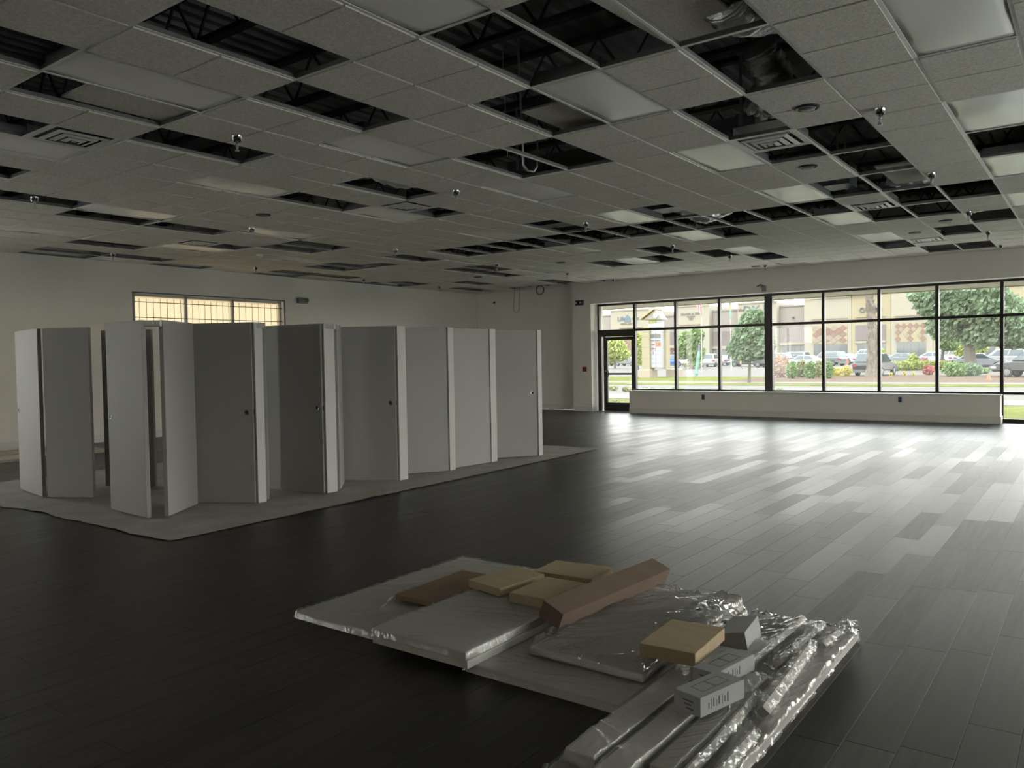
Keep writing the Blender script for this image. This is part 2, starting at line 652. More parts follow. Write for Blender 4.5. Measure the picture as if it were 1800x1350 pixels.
w2p('masking_tape', MB().box(XL, y1, z0, XL + .004, y1 + .035, z1), M_tape)
w2p('masking_strip', MB().box(XL, y0 - .05, z0, XL + .004, y0, z1), M_duct)
# ------------------------------------------------------------------ ceiling
LENS = [(-4, -4), (-8, -4), (-8, 0), (-12, 0), (-16, 0), (-12, 4), (-16, 4), (0, -4), (-4, 0), (0, 0), (-4, 4), (-8, 4), (-4, 8), (-8, 8), (-8, 12),
        (0, 4), (4, 0), (4, 4), (4, 8), (0, 8), (0, 12), (0, 16), (0, 20), (-4, 16), (-4, 20), (4, 12), (-4, 12), (-8, 16), (-8, 20), (-12, 16),
        (-12, 20), (-16, 8), (-20, 4), (-20, 8), (-12, 12), (4, 16), (4, 20)]
OPEN = [(-2, -4), (-4, -6), (-5, -4), (-10, -4), (-6, -2), (-3, -2), (0, -2), (1, -2), (2, -2), (-1, 0), (-3, 2), (-2, 2), (-6, 2), (-8, 2),
        (-14, 6), (-13, 6), (2, 0), (1, 2), (2, 4), (2, 6), (2, 8), (2, 10), (2, 12), (1, 8), (1, 12), (0, 10), (-1, 10), (3, 10), (3, 14), (2, 16),
        (1, 20), (2, 20), (4, 6), (-3, 12), (-4, 18), (0, 18), (-3, 8), (-3, 10), (-4, 10), (-5, 10), (-6, 10), (-6, 8), (-7, 10), (-8, 10), (-9, 10),
        (-10, 10), (-11, 10), (-2, 10), (-6, 14), (-5, 16), (-7, 16), (-9, 16), (-12, 22), (-14, 20), (-14, 22), (-15, 22), (-16, 22), (-17, 22),
        (-13, 14), (-14, 14), (-14, 16), (-17, 18), (-19, 20), (-19, 22), (-13, 10), (-16, 10), (-17, 10), (-19, 12), (-20, 14), (-19, 16), (-20, 16),
        (-12, -2), (-13, 0), (-13, 2), (-17, 2), (-20, 2), (-19, 2), (-19, 4), (-20, 6), (-19, 10), (-20, 10), (4, -2)]
VENT = [(-7, -3), (-7, 4), (1, 4), (1, 11), (1, 18), (-15, 4)]
HOPEN = [(-7, -4), (-7, 5), (1, 5), (-15, 5), (-15, 11)]
HTILE = [(1, 10), (1, 19), (-15, 10)]
full = {}
for c in LENS:
    full[c] = 'L'
for c in OPEN:
    full[c] = 'O'
for (j, i) in VENT + HOPEN + HTILE:
    full[(j, i - i % 2)] = 'H'
ceil = thing('ceiling', 'dropped grid ceiling of scored mineral tiles with many tiles missing', None, (0, 0, H), kind='structure')
G = .015                                    # reveal around each tile
TH, DR = .018, .011                          # tile thickness and drop below the tee face


def tile_mesh(n):
    """tegular tile of n 2 ft squares along y, scored across the middle; origin at its corner on the tee plane"""
    mb = MB()
    x0, x1 = G, U - G
    ys = [G, n * U - G] if n == 1 else [G, U - .009, U + .009, 2 * U - G]
    mb.box(.004, .004, 0, U - .004, n * U - .004, TH)
    mb.box(x0, ys[0], -DR, x1, ys[1], 0)
    if n == 2:
        mb.box(x0, ys[2], -DR, x1, ys[3], 0)
    me = mb.mesh('ceiling_tile')
    me.materials.append(M_tile)
    return me


T2, T1 = tile_mesh(2), tile_mesh(1)
hid = MB()
jmax = int(XR / U)


def place_tile(j, i, n):
    x, y = j * U, i * U
    vis = False
    for q in ((.5, .5), (.05, .05), (.95, .05), (.05, .95), (.95, .95)):
        c = pix((x + q[0] * U, y + q[1] * n * U, H))
        if c and -5 < c[0] < 1805 and -5 < c[1] < 600:
            vis = True
    if vis:
        o = obj('ceiling_tile', T2 if n == 2 else T1, None, ceil)
        o.location = (x, y, 0)
    else:
        hid.box(x + .004, y + .004, H, x + U - .004, y + n * U - .004, H + TH)
        hid.box(x + G, y + G, H - DR, x + U - G, y + n * U - G, H)


for j in range(-20, jmax):
    for i in range(-14, 22, 2):
        t = full.get((j, i))
        if t is None:
            place_tile(j, i, 2)
for c in HTILE:
    place_tile(c[0], c[1], 1)
tag(obj('ceiling_tile_field', hid, M_tile, ceil, world=True), kind='stuff')
# cut tiles along the walls
cut = MB()
cutv = []
for j in range(-20, jmax):
    ye = (YB if j < -13.7 else YF)
    if (j, 22) not in full:
        o = obj('ceiling_tile', MB().box(G, G, -DR, U - G, ye - 22 * U - .01, TH), M_tile, ceil)
        o.location = (j * U, 22 * U, 0)
ex = MB().box(jmax * U, -14 * U, H - DR, XR, YF, H + TH).box(XL, YR, H - DR, XR, -14 * U, H + TH)
tag(obj('ceiling_tile_border', ex, M_tile, ceil, world=True), kind='stuff')
# tees
TW = .012
for j in range(-20, jmax + 1):
    obj('main_tee', MB().box(j * U - TW, YR, H - .002, j * U + TW, YB if j < -13.5 else YF, H + .003), M_tee, ceil, world=True)
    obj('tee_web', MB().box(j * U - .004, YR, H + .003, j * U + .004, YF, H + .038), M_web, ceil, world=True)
for i in range(-14, 24, 2):
    if i * U < YB:
        mb = MB()
        xe = XR if i * U < YF else -8.4
        mb.box(XL, i * U - TW, H - .003, xe, i * U + TW, H + .002)
        obj('cross_tee', mb, M_tee, ceil, world=True)
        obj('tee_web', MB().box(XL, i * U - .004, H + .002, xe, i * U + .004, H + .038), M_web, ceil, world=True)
for (j, i) in [(-7, -3), (-7, 5), (1, 5), (1, 11), (1, 19), (-15, 5), (-15, 11)]:
    obj('cross_tee', MB().box(j * U, i * U - TW, H - .003, j * U + U, i * U + TW, H + .002), M_tee, ceil, world=True)
# wall angle
obj('wall_angle', MB().box(XL, YR, H - .003, XL + .022, YB, H).box(XL, YB - .022, H - .003, -8.4, YB, H).box(-7.83, YF - .022, H - .003, XR, YF, H)
    .box(-8.42, 13.928, H - .003, -7.83, 13.95, H), M_tee, ceil, world=True)

# light lenses: warped acrylic sheets sitting in the grid
js = sorted({c[0] for c in LENS})
isr = sorted({c[1] for c in LENS}, reverse=True)
rnd = random.Random(3)
for (j, i) in LENS:
    row, col = ORD[isr.index(i)], ORD[js.index(j)]
    ph, sg, e = rnd.random() * 6.28, rnd.uniform(.006, .02), rnd.uniform(.0, .014)
    lab = 'unlit white light lens, %s row from window wall, %s column from left wall' % (row, col)
    t = thing('ceiling_light', lab, 'light', (j * U, i * U, H), group='unlit lenses in the ceiling grid')

    def fn(u, v, ph=ph, sg=sg, e=e):
        z = .004 - sg * (4 * u * (1 - u)) * (4 * v * (1 - v)) * (.7 + .4 * math.sin(5 * v + ph)) + e * max(0, math.sin(7 * v + ph)) * abs(2 * u - 1) ** 3
        return (.008 + u * (U - .016), .008 + v * (2 * U - .016), z)
    mb = MB().grid(8, 16, fn)
    lens = obj('lens', mb, M_lens, t, smooth=True)
    so = lens.modifiers.new('thickness', 'SOLIDIFY')
    so.thickness = .003
    so.offset = 1
    hb = MB()
    hb.box(.02, .02, .10, U - .02, 2 * U - .02, .105)
    for a in (.02, U - .024):
        hb.box(a, .02, .03, a + .004, 2 * U - .02, .10)
    for a in (.02, 2 * U - .024):
        hb.box(.024, a, .03, U - .024, a + .004, .10)
    obj('housing', hb, M_duct, t)

# diffusers: stepped square vents
vm = None
vr = sorted(VENT, key=lambda c: -c[1])
for (j, i) in VENT:
    t = thing('air_diffuser', None, 'air vent', (j * U, i * U, H), group='square ceiling diffusers')
    t['label'] = {(-7, -3): 'square louvred ceiling vent nearest the left edge of the photo', (-7, 4): 'square ceiling vent beside the hanging foil duct opening',
                  (1, 4): 'square louvred ceiling vent next to two dark openings, nearest on the right side', (1, 11): 'square ceiling vent midway along the right-hand run of openings',
                  (1, 18): 'square ceiling vent closest to the window wall', (-15, 4): 'square ceiling vent farthest back near the left wall'}[(j, i)]
    for k, (a, b, z) in enumerate([(.008, .055, 0), (.085, .125, -.010), (.155, .195, -.018), (.225, .262, -.026)]):
        mb = MB()
        lo, hi = a, U - a
        l2, h2 = b, U - b
        zz = z - .010 if k else z + .002
        vs = [(lo, lo, z), (hi, lo, z), (hi, hi, z), (lo, hi, z), (l2, l2, zz), (h2, l2, zz), (h2, h2, zz), (l2, h2, zz)]
        vs += [(x, y, q + .003) for x, y, q in vs]
        fs = [(0, 1, 5, 4), (1, 2, 6, 5), (2, 3, 7, 6), (3, 0, 4, 7)]
        fs += [tuple(q + 8 for q in f)[::-1] for f in fs]
        mb.add(vs, fs)
        obj('frame' if k == 0 else 'louvre', mb, M_tee, t)
    obj('centre_plate', MB().box(.285, .285, -.034, U - .285, U - .285, -.030), M_tee, t)
    obj('plenum_box', MB().box(.03, .03, .12, U - .03, U - .03, .125).box(.03, .03, .05, .034, U - .03, .12).box(U - .034, .03, .05, U - .03, U - .03, .12), M_duct, t)

# displaced tiles lying on top of the grid
DIS = [(-5, -4, .015, .40, .0, .0, 'pushed-aside ceiling tile over the opening near the upper left edge'), (-1, 0, .0, .72, .06, 0, 'loose ceiling tile covering half an opening beside a bright lens'),
       (1, -2, .35, .45, .09, .06, 'loose ceiling tile lying on the grid beside the deck opening at top'), (2, -2, .08, -.25, .06, .03, 'loose ceiling tile resting above the grid at the top of the photo'),
       (2, 8, .10, .35, .10, .0, 'loose ceiling tile lying above the right-hand run of openings'), (0, 18, .0, .12, .05, .05, 'tilted ceiling tile hanging loose near the window wall'),
       (-6, 12, .0, .1, .0, .0, None)]
for (j, i, dx, dy, dz_, tl, lab) in DIS:
    if lab is None:
        continue
    o = obj('loose_ceiling_tile', MB().box(0, 0, 0, U - .03, 2 * U - .03, .018), M_tile)
    o.location = (j * U + dx, i * U + dy, H + .045 + dz_)
    o.rotation_euler = (tl, 0, 0)
    tag(o, lab, 'ceiling tile', 'loose ceiling tiles')

# roof deck, joists, ducts above the grid
dk = MB()
per, n = .19, int((XR - XL + .4) / .19)
prof = []
for k in range(n):
    x = XL - .2 + k * per
    prof += [(x, 0), (x + .05, 0), (x + .07, .04), (x + .17, .04)]
base = len(dk.v)
for y in (YR, 14.7):
    for (x, z) in prof:
        dk.v.append((x, y, TOP - .06 + z))
np_ = len(prof)
for k in range(np_ - 1):
    dk.f.append((k, k + 1, np_ + k + 1, np_ + k))
struct('roof_deck', dk, M_deck, 'ribbed steel roof deck above the dropped ceiling')
struct('roof', MB().box(XL - .3, YR - .3, TOP, XR + .3, 14.7, TOP + .2), M_wall)
jy = [13.0 - 1.55 * k for k in range(14)]
for k, y in enumerate(jy):
    t = thing('roof_joist', 'open-web steel roof joist, %s from the window wall' % ORD[k], 'joist', (XL, y, TOP - .6), group='roof joists above the ceiling')
    obj('top_chord', MB().box(0, -.05, .48, XR - XL, .05, .53), M_joist, t)
    obj('bottom_chord', MB().box(.3, -.045, .0, XR - XL - .3, .045, .045), M_joist, t)
    wb = MB()
    x = .35
    up = True
    while x < XR - XL - .5:
        a, b = (.03, .49) if up else (.49, .03)
        wb.tube([(x, 0, a), (x + .32, 0, b)], .014, 5)
        up = not up
        x += .32
    obj('web', wb, M_joist, t)


def flex(name, lab, pts, r):
    path = []
    P = [Vector(p) for p in pts]
    P = [P[0] * 2 - P[1]] + P + [P[-1] * 2 - P[-2]]
    for s in range(1, len(P) - 2):
        for q in range(14):
            t = q / 14
            a, b, c, d = P[s - 1], P[s], P[s + 1], P[s + 2]
            path.append(.5 * ((2 * b) + (c - a) * t + (2 * a - 5 * b + 4 * c - d) * t * t + (3 * b - a - 3 * c + d) * t ** 3))
    rr = [r * (1 + .09 * math.sin(i * 2.1) + .05 * math.sin(i * 5.3)) for i in range(len(path))]
    mb = MB().tube(path, r, 14, rr=rr)
    o = obj(name, mb, M_foil, smooth=True)
    tag(o, lab, 'duct', 'foil flex ducts above the ceiling')


flex('flex_duct', 'large crumpled silver flex duct in the opening at upper right', [(1.50, .08, H + .30), (1.53, .25, H + .27), (1.62, .6, H + .36), (1.75, 1.3, H + .62), (1.6, 2.4, H + .75)], .17)
flex('flex_duct', 'curved silver duct elbow seen in a right-hand opening beside the diffuser', [(1.15, 1.75, H + .55), (1.2, 2.0, H + .32), (1.05, 2.3, H + .25), (.90, 2.2, H + .32)], .15)
flex('flex_duct', 'sagging silver flex duct in the opening above the sprinkler head', [(-3.9, 1.0, H + .5), (-3.45, 1.4, H + .26), (-3.3, 1.85, H + .16), (-3.45, 2.35, H + .25), (-3.9, 3.4, H + .6)], .13)
flex('flex_duct', 'long thin silver duct crossing openings on the right side', [(1.2, 6.5, H + .25), (1.5, 6.55, H + .17), (1.9, 6.62, H + .22), (2.4, 6.7, H + .24), (2.9, 6.8, H + .3)], .085)
flex('flex_duct', 'bright foil duct end in the far right opening', [(1.75, 8.9, H + .2), (2.05, 8.75, H + .15), (2.4, 9.1, H + .4)], .12)
flex('flex_duct', 'foil duct in the middle run of openings near the window side', [(-2.0, 6.9, H + .4), (-1.62, 6.75, H + .17), (-1.45, 6.95, H + .15), (-1.2, 7.5, H + .4)], .11)
for k, (a, b, lab) in enumerate([((-2.6, 3.2, H + .15, .6, 3.65, H + .45), 0, 'rectangular grey duct above the middle openings'),
                                 ((-5.2, 6.2, H + .2, .8, 6.6, H + .5), 0, 'long grey duct above the dark run of openings'),
                                 ((-11.9, 1.4, H + .18, -11.15, 4.0, H + .4), 0, 'boxed duct above the openings at the left wall')]):
    t = thing('sheet_duct', lab, 'duct', ((a[0] + a[3]) / 2, (a[1] + a[4]) / 2, a[2]), group='sheet metal ducts')
    obj('casing', MB().box(*a), M_duct, t, world=True)
    for hx in (a[0] + .15, a[3] - .15):
        obj('hanger_strap', MB().box(hx - .015, a[1] - .004, a[2] + .05, hx + .015, a[1], TOP - .04).box(hx - .015, a[4], a[2] + .05, hx + .015, a[4] + .004, TOP - .04), M_alu, t, world=True)
    fl = MB()
    x = a[0] + .6
    while x < a[3]:
        obj('seam_flange', MB().box(x, a[1] - .02, a[2] - .02, x + .03, a[4] + .02, a[5] + .02), M_duct, t, world=True)
        fl.v = []
        x += 1.2
    if fl.v:
        pass

# conduit loop hanging out of an opening, and loose cables
o = obj('hanging_conduit', MB().tube([(-1.36, 1.75, TOP - .05), (-1.36, 1.75, H + .9), (-1.38, 1.82, H + .3), (-1.40, 1.86, H - .02), (-1.37, 1.9, H - .08), (-1.32, 1.93, H - .09), (-1.30, 1.96, H - .04), (-1.31, 1.98, H + .02)], .012, 8), M_alu, smooth=True)
tag(o, 'grey flexible conduit whip hooked down out of the middle opening', 'conduit')
o = obj('hanging_cable', MB().tube([(-1.45, 1.6, TOP - .05), (-1.45, 1.6, H + .9), (-1.47, 1.66, H + .4), (-1.5, 1.72, H + .05), (-1.49, 1.7, H + .3)], .005, 6), M_dooredge, smooth=True)
tag(o, 'thin white wire dangling beside the conduit whip', 'cable')


def loopcable(name, lab, pts, r, mt):
    tag(obj(name, MB().tube(pts, r, 6), mt, smooth=True), lab, 'cable')


c = at(949, 510, 13.9)
loopcable('cable_coil', 'coil of dark cable hanging from the ceiling above the recessed wall',
          [(c.x + .13 * math.sin(a * .55), 13.9 + .02 * math.sin(a), c.z + .13 * math.cos(a * .55)) for a in range(0, 24)] + [(c.x + .1, 13.9, H + .3), (c.x + .1, 13.9, TOP - .05)], .012, M_black)
c0, c1, c2, c3 = at(905, 508, 13.95), at(902, 545, 13.95), at(912, 547, 13.95), at(914, 508, 13.95)
loopcable('cable_loop', 'thin cable loop hanging down the recessed wall', [(c0.x, 13.95, H + .2), c0, c1, (at(907, 550, 13.95)), c2, c3, (c3.x, 13.95, H + .2)], .006, M_joist)
c0, c1, c2 = at(290, 402, 2.3), at(309, 413, 2.3), at(328, 405, 2.3)
loopcable('cable_loop', 'thin dark cable loop sagging from the ceiling at left', [(c0.x, 2.4, H + .1), (c0.x, 2.4, H - .01), c1, (c2.x, 2.5, H - .01), (c2.x, 2.5, H + .1)], .006, M_joist)

# sprinklers
spm = MB().lathe([(.050, 0), (.050, -.004), (.034, -.055), (.030, -.055), (.046, -.004)], 16).mesh('escutcheon', True)
spm.materials.append(M_chrome)
st = MB().lathe([(.014, -.01), (.014, -.07), (.018, -.075), (.018, -.085), (.008, -.09), (.006, -.13), (.022, -.132), (.022, -.136)], 10)
st.tube([(.012, 0, -.085), (.016, 0, -.11), (.006, 0, -.132)], .003, 5).tube([(-.012, 0, -.085), (-.016, 0, -.11), (-.006, 0, -.132)], .003, 5)
stm = st.mesh('sprinkler_stem', True)
stm.materials.append(M_alu)
lines = {'left-most': [(-18.05, 3.9), (-17.9, 8.8), (-18.3, 14.2), (-18.5, 19)], 'left-middle': [(-11.2, -1.1), (-11.2, 3.9), (-11.3, 9), (-11.4, 14.1), (-11.2, 18.4), (-11.1, 21.9)],
         'right-middle': [(-4.5, -1.1), (-4.55, 3.9), (-4.6, 8.9), (-4.7, 14.1), (-4.3, 17.7), (-4.4, 21.5)], 'right-most': [(3.27, 3.7), (3.15, 8.6), (3.15, 13.8), (3.15, 17.9), (3.15, 21.4)]}
for nm, L_ in lines.items():
    L_ = sorted(L_, key=lambda q: -q[1])
    for k, (j, i) in enumerate(L_):
        t = thing('sprinkler_head', 'chrome sprinkler head, %s from the window wall in the %s line' % (ORD[k], nm), 'sprinkler', (j * U, i * U, H - DR), group='ceiling sprinkler heads')
        obj('escutcheon', spm, None, t)
        obj('stem', stm, None, t)
        if full.get((math.floor(j), 2 * math.floor(i / 2))) in ('O', 'H'):
            obj('drop_pipe', MB().tube([(0, 0, -.005), (0, 0, TOP - H - .04)], .014, 8), M_joist, t)
dm = MB().lathe([(.10, 0), (.10, -.010), (.075, -.018), (.072, -.006)], 20).mesh('ring', True)
dm.materials.append(M_black)
dcm = MB().lathe([(.07, -.004), (.06, -.020), (.02, -.026)], 16).mesh('centre', True)
dcm.materials.append(M_duct)
for k, (j, i, lab) in enumerate([(2.5, 3.0, 'round dark ceiling cap between two openings, nearest on the right side'), (1.5, 6.5, 'round dark speaker grille below the louvred vent on the right'),
                                 (1.5, 16.6, 'small round dark ceiling cap near the vent by the window wall'), (2.5, 14.9, 'small round dark ceiling cap in the right-hand run of openings'),
                                 (-9.5, 3.0, 'round dark ceiling cap left of centre'), (-14.6, 17.0, 'round dark ceiling cap toward the recessed wall'),
                                 (-4.8, 21.6, 'round dark ceiling cap above the middle windows'), (-9.5, 15.3, 'round dark ceiling cap in the middle far distance')]):
    t = thing('ceiling_speaker', lab, 'ceiling fitting', (j * U, i * U, H - DR), group='round ceiling caps')
    obj('ring', dm, None, t)
    obj('centre', dcm, None, t)
t = thing('smoke_detector', 'small white dome on the ceiling near the strip window', 'smoke detector', (-15.2 * U, 7.0 * U, H - DR))
obj('base', MB().lathe([(.07, 0), (.07, -.012), (.065, -.014)], 18), M_tee, t, smooth=True)
obj('dome', MB().lathe([(.058, -.014), (.05, -.035), (.03, -.048)], 18), M_tee, t, smooth=True)

# wall fittings
p = at(1236, 698, YF)
q = at(1582, 702.5, YF)
for c, mt, lab in ((p, M_black, 'dark electrical outlet box in the low wall toward the door'), (q, M_tape, 'outlet masked with blue tape in the low wall, right side')):
    t = thing('wall_outlet', lab, 'outlet', (c.x, YF, c.z), group='outlets in the low wall')
    obj('plate', MB().box(-.037, -.008, -.06, .037, 0, .06), mt, t)
    obj('receptacle', MB().box(-.016, -.011, .012, .016, -.008, .04).box(-.016, -.011, -.04, .016, -.008, -.012), M_dark, t)
c = at(1028, 649, 13.95)
t = thing('fire_alarm_pull', 'small red fire alarm pull station on the pier beside the door', 'fire alarm', (c.x, 13.95, c.z))
obj('body', MB().box(-.05, -.045, -.065, .05, 0, .065), M_red, t)
obj('handle', MB().box(-.038, -.062, -.02, .038, -.045, .015), M_red, t)
c = at(1019.5, 532.5, 13.95)
t = thing('exit_sign', 'unlit grey exit sign high on the pier beside the door', 'exit sign', (c.x, 13.95, c.z))
obj('housing', MB().box(-.13, -.06, -.075, .13, 0, .075), M_duct, t)
obj('face', MB().box(-.115, -.064, -.06, .115, -.06, .06), M_dark, t)
obj('lamp_head', MB().lathe([(.02, 0), (.03, .03), (.032, .05)], 10, Matrix.Translation((-.07, -.06, 0)) @ Matrix.Rotation(math.pi / 2, 4, 'X')), M_alu, t)
obj('lamp_head', MB().lathe([(.02, 0), (.03, .03), (.032, .05)], 10, Matrix.Translation((.07, -.06, 0)) @ Matrix.Rotation(math.pi / 2, 4, 'X')), M_alu, t)
t = thing('emergency_light', 'small dark emergency light on the left wall beside the strip window', 'emergency light', (XL, 7.58, 3.0))
obj('housing', MB().bev(0, -.15, -.07, .10, .13, .07, .012), M_duct, t)
obj('lamp_head', MB().lathe([(.02, 0), (.035, .03), (.037, .06)], 12, Matrix.Translation((.10, -.06, .0)) @ Matrix.Rotation(math.pi / 2, 4, 'Y')), M_chrome, t, smooth=True)
obj('lamp_head', MB().lathe([(.02, 0), (.035, .03), (.037, .06)], 12, Matrix.Translation((.10, .06, .0)) @ Matrix.Rotation(math.pi / 2, 4, 'Y')), M_chrome, t, smooth=True)
c = at(1343, 506, YF)
t = thing('wall_bracket', 'small grey mount with a drooping arm above the wide dark post', 'bracket', (c.x, YF, c.z))
obj('plate', MB().box(-.05, -.012, -.09, .05, 0, .05), M_duct, t)
obj('arm', MB().tube([(0, 0, .05), (-.05, -.10, .07), (-.12, -.16, .02)], .014, 8), M_joist, t, smooth=True)
obj('lamp_head', MB().lathe([(.018, 0), (.05, -.05), (.052, -.06)], 12, Matrix.Translation((-.0, -.10, .06))), M_duct, t)
for (px, py, lab) in ((869, 532, 'small dark hook on the recessed wall'),):
    c = at(px, py, YB)
    t = thing('wall_hook', lab, 'hook', (c.x, YB, c.z))
    obj('plate', MB().box(-.02, -.01, -.03, .02, 0, .03), M_dark, t)
    obj('peg', MB().tube([(0, -.01, 0), (0, -.04, -.01), (0, -.05, .01)], .006, 6), M_dark, t)
from mathutils import noise


def gz(px, py, z):
    d = ray(px, py)
    return CAM + d * ((z - CAM.z) / d.z)


# ------------------------------------------------------------------ drop cloth and freshly painted doors
def cloth_fn(u, v):
    y = -1.42 + v * 7.62
    xr = -2.80 - .27 * v
    xl = -7.95
    x = xl + u * (xr - xl)
    if u > .99:
        x += .01 * noise.noise((0, y * 2.2, 3))
    if v < .02:
        y += .10 * noise.noise((x * .9, 0, 7)) + .04 * noise.noise((x * 4, 0, 2))
    z = .006 + .010 * abs(noise.noise((x * 1.4, y * 4.5, 0))) + .006 * abs(noise.noise((x * 5, y * 7, 5)))
    if .015 < u < .985 and .015 < v < .985:
        z *= .55
    return x, y, z


cl = obj('drop_cloth', MB().grid(70, 90, cloth_fn), M_cloth, smooth=True)
tag(cl, 'wrinkled pale canvas drop cloth under the standing doors', 'drop cloth')
DH, DT, DZ = 1.90, .042, .022
bore = MB().lathe([(.030, 0), (.030, .004), (.022, .005), (.022, .001)], 16).mesh('latch_bore', True)
bore.materials.append(M_chrome)
hole = MB().lathe([(.0225, 0), (.0225, .0022)], 16).mesh('latch_hole')
hole.materials.append(M_dark)
DOORS = [
    ((-6.98, -.86), (-6.10, -.98), 'L', None, 'bright white door slab standing at the far left, its face toward the camera'),
    ((-6.06, -.95), (-5.56, -.68), None, None, 'olive-shaded narrow door slab joined to the far-left white one'),
    ((-6.30, -.18), (-5.70, .12), None, None, 'pale door slab half hidden behind the second bright white one'),
    ((-4.66, -.93), (-3.86, -.985), 'L', None, 'bright white door slab at the near corner of the drop cloth'),
    ((-3.77, -.86), (-4.17, -.30), None, (-3.86, -.96), 'door slab set edge-on right behind the near-corner white one'),
    ((-4.30, -.27), (-3.66, .08), 'R', None, 'dark grey door slab with a bright latch bore, first wide face from the near corner'),
    ((-3.72, .26), (-4.20, .62), None, (-3.66, .10), 'slab edge standing between the first and second wide grey faces'),
    ((-4.32, .74), (-3.50, .87), 'R', None, 'dark grey door slab, second wide face from the near corner'),
    ((-3.54, 1.10), (-3.92, 1.50), None, (-3.50, .89), 'slab edge standing between the second and third wide grey faces'),
    ((-4.12, 1.62), (-3.46, 1.98), 'R', None, 'dark grey door slab with a lifted bottom corner, third wide face from the near corner'),
    ((-3.86, 2.28), (-3.48, 2.94), None, None, 'grey door slab without latch bore, fourth face from the near corner'),
    ((-3.58, 3.18), (-3.53, 3.90), None, None, 'lighter narrow door slab turned toward the room, fifth face from the near corner'),
    ((-3.88, 4.10), (-3.38, 4.87), 'R', None, 'grey door slab with a latch bore at the far end of the row'),
    ((-3.44, 5.06), (-4.05, 5.20), None, None, 'thin slab edge behind the last door of the row'),
    ((-5.95, 1.35), (-5.20, 1.55), None, None, 'white door slab in the back row seen through the gaps near the corner'),
    ((-6.00, 2.9), (-5.25, 3.2), None, None, 'white door slab in the back row behind the third grey face'),
]
STRIP = {(-3.66, .08): .10, (-3.50, .87): .15, (-3.46, 1.98): .14, (-3.48, 2.94): .11, (-3.53, 3.90): .13, (-3.38, 4.87): .10}
for (a, b, bo, sp, lab) in DOORS:
    A, B = Vector((*a, 0)), Vector((*b, 0))
    d = B - A
    L = d.length
    ang = math.atan2(d.y, d.x)
    t = thing('door_slab', lab, 'door', (A.x, A.y, DZ), ang, group='doors drying on the drop cloth')
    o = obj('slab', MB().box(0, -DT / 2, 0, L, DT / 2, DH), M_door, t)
    bv = o.modifiers.new('bevel', 'BEVEL')
    bv.width = .003
    bv.segments = 1
    if bo:
        x = L - .07 if bo == 'R' else .06
        # the face toward the camera
        nrm = Vector((-d.y, d.x, 0)).normalized()
        s = 1 if nrm.dot(CAM - A) > 0 else -1
        Mx = Matrix.Translation((x, s * DT / 2, .955)) @ Matrix.Rotation(-s * math.pi / 2, 4, 'X')
        o = obj('latch_bore', bore, None, t)
        o.matrix_basis = Mx
        o = obj('latch_hole', hole, None, t)
        o.matrix_basis = Mx
        xe = L if bo == 'R' else 0
        obj('latch_plate', MB().box(xe - .0015 if bo == 'L' else xe, -.012, .93, xe if bo == 'L' else xe + .0015, .012, .985), M_dark, t)
    sw = STRIP.get(b)
    if sw:
        # white edge strip standing square to the room at the slab's right-hand end
        M2 = Matrix.Rotation(-ang, 4, 'Z') @ Matrix.Translation(-A)
        mb = MB()
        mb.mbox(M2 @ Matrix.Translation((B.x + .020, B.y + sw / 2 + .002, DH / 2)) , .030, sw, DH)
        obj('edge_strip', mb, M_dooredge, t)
    if sp:
        P = Vector((*sp, 0)) - A
        Q = Matrix.Rotation(-ang, 3, 'Z') @ P
        mb = MB()
        mb.box(min(Q.x, 0) - .02, min(Q.y, 0) - .01, DH - .06, max(Q.x, 0) + .06, max(Q.y, 0) + .01, DH - .005)
        obj('spacer_block', mb, M_wood, t)

# flat boards lying by the left wall
for k, (x0, x1, h) in enumerate(((-11.75, -11.15, .05), (-10.95, -10.3, .045))):
    o = obj('lumber', MB().bev(x0, -1.0, 0, x1, 1.9, h, .006), M_trim)
    tag(o, ['stack of pale trim boards flat on the floor against the left wall', 'pale trim boards flat on the floor nearest the drop cloth'][k], 'board', 'boards by the left wall')


# ------------------------------------------------------------------ pile of wrapped panels and boxes
def film_mb(x0, y0, x1, y1, zb, zt, amp=.008, m=.014, seed=0, ang=.3, und=.5, nx=110, ny=170):
    def fn(u, v):
        x = x0 - m + u * (x1 - x0 + 2 * m)
        y = y0 - m + v * (y1 - y0 + 2 * m)
        x += .012 * noise.noise((x * 9, y * 9, seed + 3)) * (1 if u in (0, 1) else .3)
        y += .012 * noise.noise((x * 9, y * 9, seed + 8)) * (1 if v in (0, 1) else .3)
        w_ = .22 * noise.noise((x * 1.7, y * 1.7, seed + 9))
        ca, sa = math.cos(ang + w_ * 1.5), math.sin(ang + w_ * 1.5)
        xr, yr = x * ca + y * sa, -x * sa + y * ca
        n1 = abs(noise.noise((xr * 2.2 + w_, yr * 11, seed)))
        n2 = abs(noise.noise((xr * 4.5, yr * 24 + w_ * 4, seed + 4)))
        n3 = abs(noise.noise((xr * 16, yr * 7, seed + 6)))
        r = und * (.5 + .5 * noise.noise((xr * 3.0, yr * 7, seed + 2))) + max(0, .42 - 3.2 * n1) * 1.5 + max(0, .34 - 2.6 * n2) * .8 + max(0, .22 - 2.2 * n3) * .6
        e = max(0, x0 - x, x - x1, y0 - y, y - y1)
        z = zt + .003 + amp * 1.6 * r
        if e > 0:
            z = max(zb + .004, zt - (zt - zb) * min(1, e / m * 1.05)) + amp * .5 * r
        return x, y, z
    return MB().grid(nx, ny, fn)


